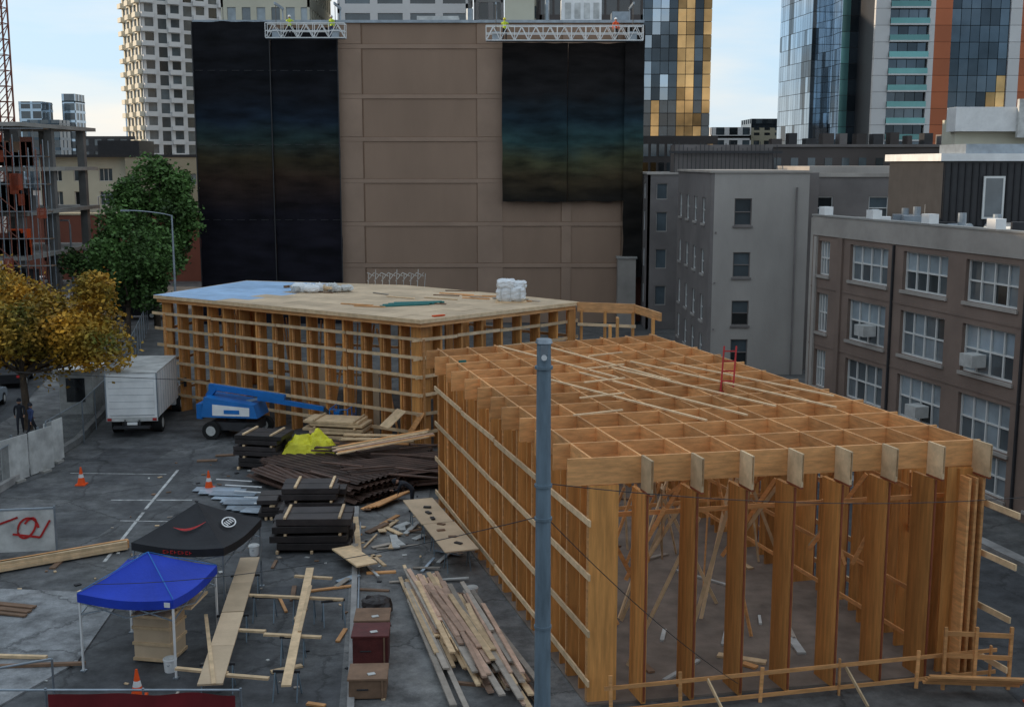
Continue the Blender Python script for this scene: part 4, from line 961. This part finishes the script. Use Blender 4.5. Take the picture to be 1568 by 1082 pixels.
# ------------------------------------------------------------------ people
def person(name,loc,yaw,pose,top,bot,hat=None,z0=0):
    j={'pel':(0,0,.95),'sp':(0,0,1.15),'ch':(0,.0,1.35),'nk':(0,0,1.5),'hd':(0,-.01,1.6),'ht':(0,0,1.72),
       'ls':(-.19,0,1.43),'le':(-.26,.02,1.15),'lw':(-.25,-.10,.92),'lh':(-.25,-.13,.84),'rs':(.19,0,1.43),'re':(.26,.02,1.15),'rw':(.25,-.10,.92),'rh':(.25,-.13,.84),
       'lhp':(-.1,0,.9),'lk':(-.12,-.02,.5),'la':(-.13,.03,.09),'lt':(-.14,-.15,.04),'rhp':(.1,0,.9),'rk':(.12,-.02,.5),'ra':(.13,.03,.09),'rt':(.14,-.15,.04)}
    if pose=='walk': j.update(lk=(-.1,-.2,.52),la=(-.1,-.22,.1),lt=(-.1,-.4,.06),rk=(.1,.05,.5),ra=(.1,.3,.14),rt=(.1,.16,.04),le=(-.27,.14,1.17),lw=(-.25,.2,.95),lh=(-.25,.2,.87),re=(.27,-.12,1.17),rw=(.24,-.3,1.02),rh=(.23,-.36,.97))
    if pose=='reach': j.update(le=(-.28,-.2,1.3),lw=(-.2,-.42,1.35),lh=(-.19,-.5,1.37),re=(.28,-.2,1.3),rw=(.2,-.42,1.3),rh=(.19,-.5,1.3))
    if pose=='bend': j.update(sp=(0,-.18,1.08),ch=(0,-.38,1.15),nk=(0,-.5,1.18),hd=(0,-.6,1.2),ht=(0,-.70,1.22),ls=(-.19,-.42,1.16),rs=(.19,-.42,1.16),le=(-.24,-.5,.92),lw=(-.2,-.58,.70),lh=(-.2,-.6,.63),re=(.24,-.55,.92),rw=(.2,-.7,.9),rh=(.2,-.78,.9))
    rad={'pel':.14,'sp':.125,'ch':.15,'nk':.055,'hd':.095,'ht':.085,'ls':.065,'le':.045,'lw':.033,'lh':.035,'rs':.065,'re':.045,'rw':.033,'rh':.035,'lhp':.095,'lk':.062,'la':.042,'lt':.04,'rhp':.095,'rk':.062,'ra':.042,'rt':.04}
    E=[('pel','sp'),('sp','ch'),('ch','nk'),('nk','hd'),('hd','ht'),('ch','ls'),('ls','le'),('le','lw'),('lw','lh'),('ch','rs'),('rs','re'),('re','rw'),('rw','rh'),('pel','lhp'),('lhp','lk'),('lk','la'),('la','lt'),('pel','rhp'),('rhp','rk'),('rk','ra'),('ra','rt')]
    ks=list(j);me=bpy.data.meshes.new(name);me.from_pydata([j[k] for k in ks],[(ks.index(a),ks.index(b)) for a,b in E],[])
    o=bpy.data.objects.new(name,me);scene.collection.objects.link(o);o.modifiers.new('s','SKIN')
    sv=me.skin_vertices[0].data if me.skin_vertices else None
    if sv:
        for i,k in enumerate(ks): sv[i].radius=(rad[k],rad[k]*(.75 if k in('sp','ch','pel') else 1));sv[i].use_root=(k=='pel')
    sb=o.modifiers.new('u','SUBSURF');sb.levels=1;sb.render_levels=1
    dg=bpy.context.evaluated_depsgraph_get();m2=bpy.data.meshes.new_from_object(o.evaluated_get(dg));
    o.modifiers.clear();o.data=m2;m2.materials.clear()
    for k in(top,bot,'skin','rubber'): m2.materials.append(M[k])
    J={k:Vector(v) for k,v in j.items()}
    seg=[('pel','sp',0),('sp','ch',0),('ch','nk',0),('nk','hd',2),('hd','ht',2),('ls','le',0),('rs','re',0),('le','lw',0),('re','rw',0),('lw','lh',2),('rw','rh',2),('lhp','lk',1),('rhp','rk',1),('lk','la',1),('rk','ra',1),('la','lt',3),('ra','rt',3),('pel','lhp',1),('pel','rhp',1)]
    for p in m2.polygons:
        c=p.center;best=9;mi=0
        for a,b,m in seg:
            A=J[a];B=J[b];t=max(0,min(1,(c-A).dot(B-A)/(B-A).length_squared));dd=(c-(A+(B-A)*t)).length-rad[a]*.5
            if dd<best:best=dd;mi=m
        p.material_index=mi;p.use_smooth=True
    o.location=(loc[0],loc[1],z0);o.rotation_euler=(0,0,yaw)
    mb=MB();H=J['hd'];T=J['ht'];ax=(T-H).normalized()
    mb.cyl(T-ax*.06,T+ax*.05,.118,.10,12,hat or 'cloth_dark');mb.cyl(T+ax*.05,T+ax*.10,.10,.045,12,hat or 'cloth_dark')
    fw=Vector((0,-1,0)) if pose!='bend' else Vector((0,-.3,-.95))
    if hat: mb.cyl(T-ax*.055,T-ax*.035,.14,.14,12,hat)
    c=H+fw*.095+ax*.02;mb.box(c,(.025,.03,.04),'skin')
    for s in(-1,1):
        mb.box(H+fw*.088+ax*.045+Vector((s*.035,0,0)),(.022,.012,.012),'black');mb.box(H+Vector((s*.098,0,0))+ax*.02,(.02,.03,.05),'skin')
    mb.box(H+fw*.09-ax*.03,(.045,.012,.012),'maroon')
    for h,w in(('lh','lw'),('rh','rw')):
        D=(J[h]-J[w]).normalized()
        for f in range(4): b=J[h]+Vector(((f-1.5)*.018,0,0))+D*.02;mb.cyl(b,b+D*(.07-.008*abs(f-1.5)),.009,.007,6,'skin')
        b=J[h]+Vector((.035 if h=='lh' else -.035,0,0));mb.cyl(b-D*.02,b+D*.03+Vector((0,-.02,0)),.010,.008,6,'skin')
    h=mb.obj('head_details');h.parent=o
    return o
person('construction_worker',(-18.0,98.15),0.3,'reach','hiviz','cloth_dark','white',23.5)
person('construction_worker',(-14.6,98.15),-.4,'stand','hiviz','cloth_blue','white',23.5)
person('construction_worker',(-.6,98.15),3.0,'reach','hiviz','cloth_dark','yellow',23.3)
person('construction_worker',(8.4,98.15),.2,'stand','orange','cloth_dark','white',23.3)
person('pedestrian',(-24.6,57.5),.3,'walk','cloth_dark','cloth_dark',None,.13)
person('pedestrian',(-23.6,56.4),2.6,'walk','cloth_blue','cloth_dark',None,.13)
person('pedestrian',(-25.3,66),.2,'walk','cloth_dark','cloth_blue',None,.13)
person('pedestrian',(-26.4,70),3,'walk','cloth_dark','cloth_dark',None,.13)
person('construction_worker',(-3.9,44.6),-1.6,'bend','cloth_dark','cloth_dark','cloth_dark',.01)
mb=MB();mb.bx(-24.4,-22.6,62.2,64.2,.13,2.5,'white_dirty');mb.bx(-24.6,-22.4,62,64.4,2.5,2.6,'white');mb.bx(-24,-23,62.15,62.19,.8,2.1,'glassdark');mb.obj('site_shelter')
# ------------------------------------------------------------------ light
EL=math.radians(18)
sd=Vector((-.96,.28,0)).normalized()*math.cos(EL);sd.z=math.sin(EL)
sun=bpy.data.lights.new('sun','SUN');sun.energy=4.2;sun.angle=math.radians(.5);sun.color=(1,.80,.58)
so=bpy.data.objects.new('sun',sun);scene.collection.objects.link(so);so.rotation_euler=sd.to_track_quat('Z','Y').to_euler()
w=bpy.data.worlds.new('World');scene.world=w;w.use_nodes=True;nt=w.node_tree;N=nt.nodes;L=nt.links
bg=N['Background'];sky=N.new('ShaderNodeTexSky');sky.sky_type='NISHITA';sky.sun_disc=False;sky.sun_elevation=EL
sky.sun_rotation=math.atan2(sd.x,sd.y);sky.air_density=1.0;sky.dust_density=.8;sky.ozone_density=1.5
tc=N.new('ShaderNodeTexCoord');mp=N.new('ShaderNodeMapping');mp.inputs['Scale'].default_value=(1.2,1.2,6);L.new(tc.outputs['Generated'],mp.inputs[0])
no=N.new('ShaderNodeTexNoise');no.inputs['Scale'].default_value=2.6;no.inputs['Detail'].default_value=5;L.new(mp.outputs[0],no.inputs['Vector'])
mr=N.new('ShaderNodeMapRange');mr.inputs[1].default_value=.42;mr.inputs[2].default_value=.66;L.new(no.outputs['Fac'],mr.inputs[0])
cl=N.new('ShaderNodeMixRGB');cl.inputs[1].default_value=(4.3,5.7,7.0,1);cl.inputs[2].default_value=(6.7,6.5,6.3,1);L.new(mr.outputs[0],cl.inputs[0])
mx=N.new('ShaderNodeMixRGB');mx.inputs[0].default_value=.82;L.new(sky.outputs[0],mx.inputs[1]);L.new(cl.outputs[0],mx.inputs[2])
L.new(mx.outputs[0],bg.inputs[0]);bg.inputs[1].default_value=.15
# ------------------------------------------------------------------ camera
cam=bpy.data.cameras.new('camera');co=bpy.data.objects.new('camera',cam);scene.collection.objects.link(co)
co.location=(0,0,13.5);co.rotation_euler=(math.radians(90)-math.atan(291/1800),0,0);cam.lens=36*1800/1568;cam.sensor_width=36;cam.clip_end=6000;cam.clip_start=.1
scene.camera=co
scene.view_settings.view_transform='Standard';scene.view_settings.look='None';scene.view_settings.exposure=0
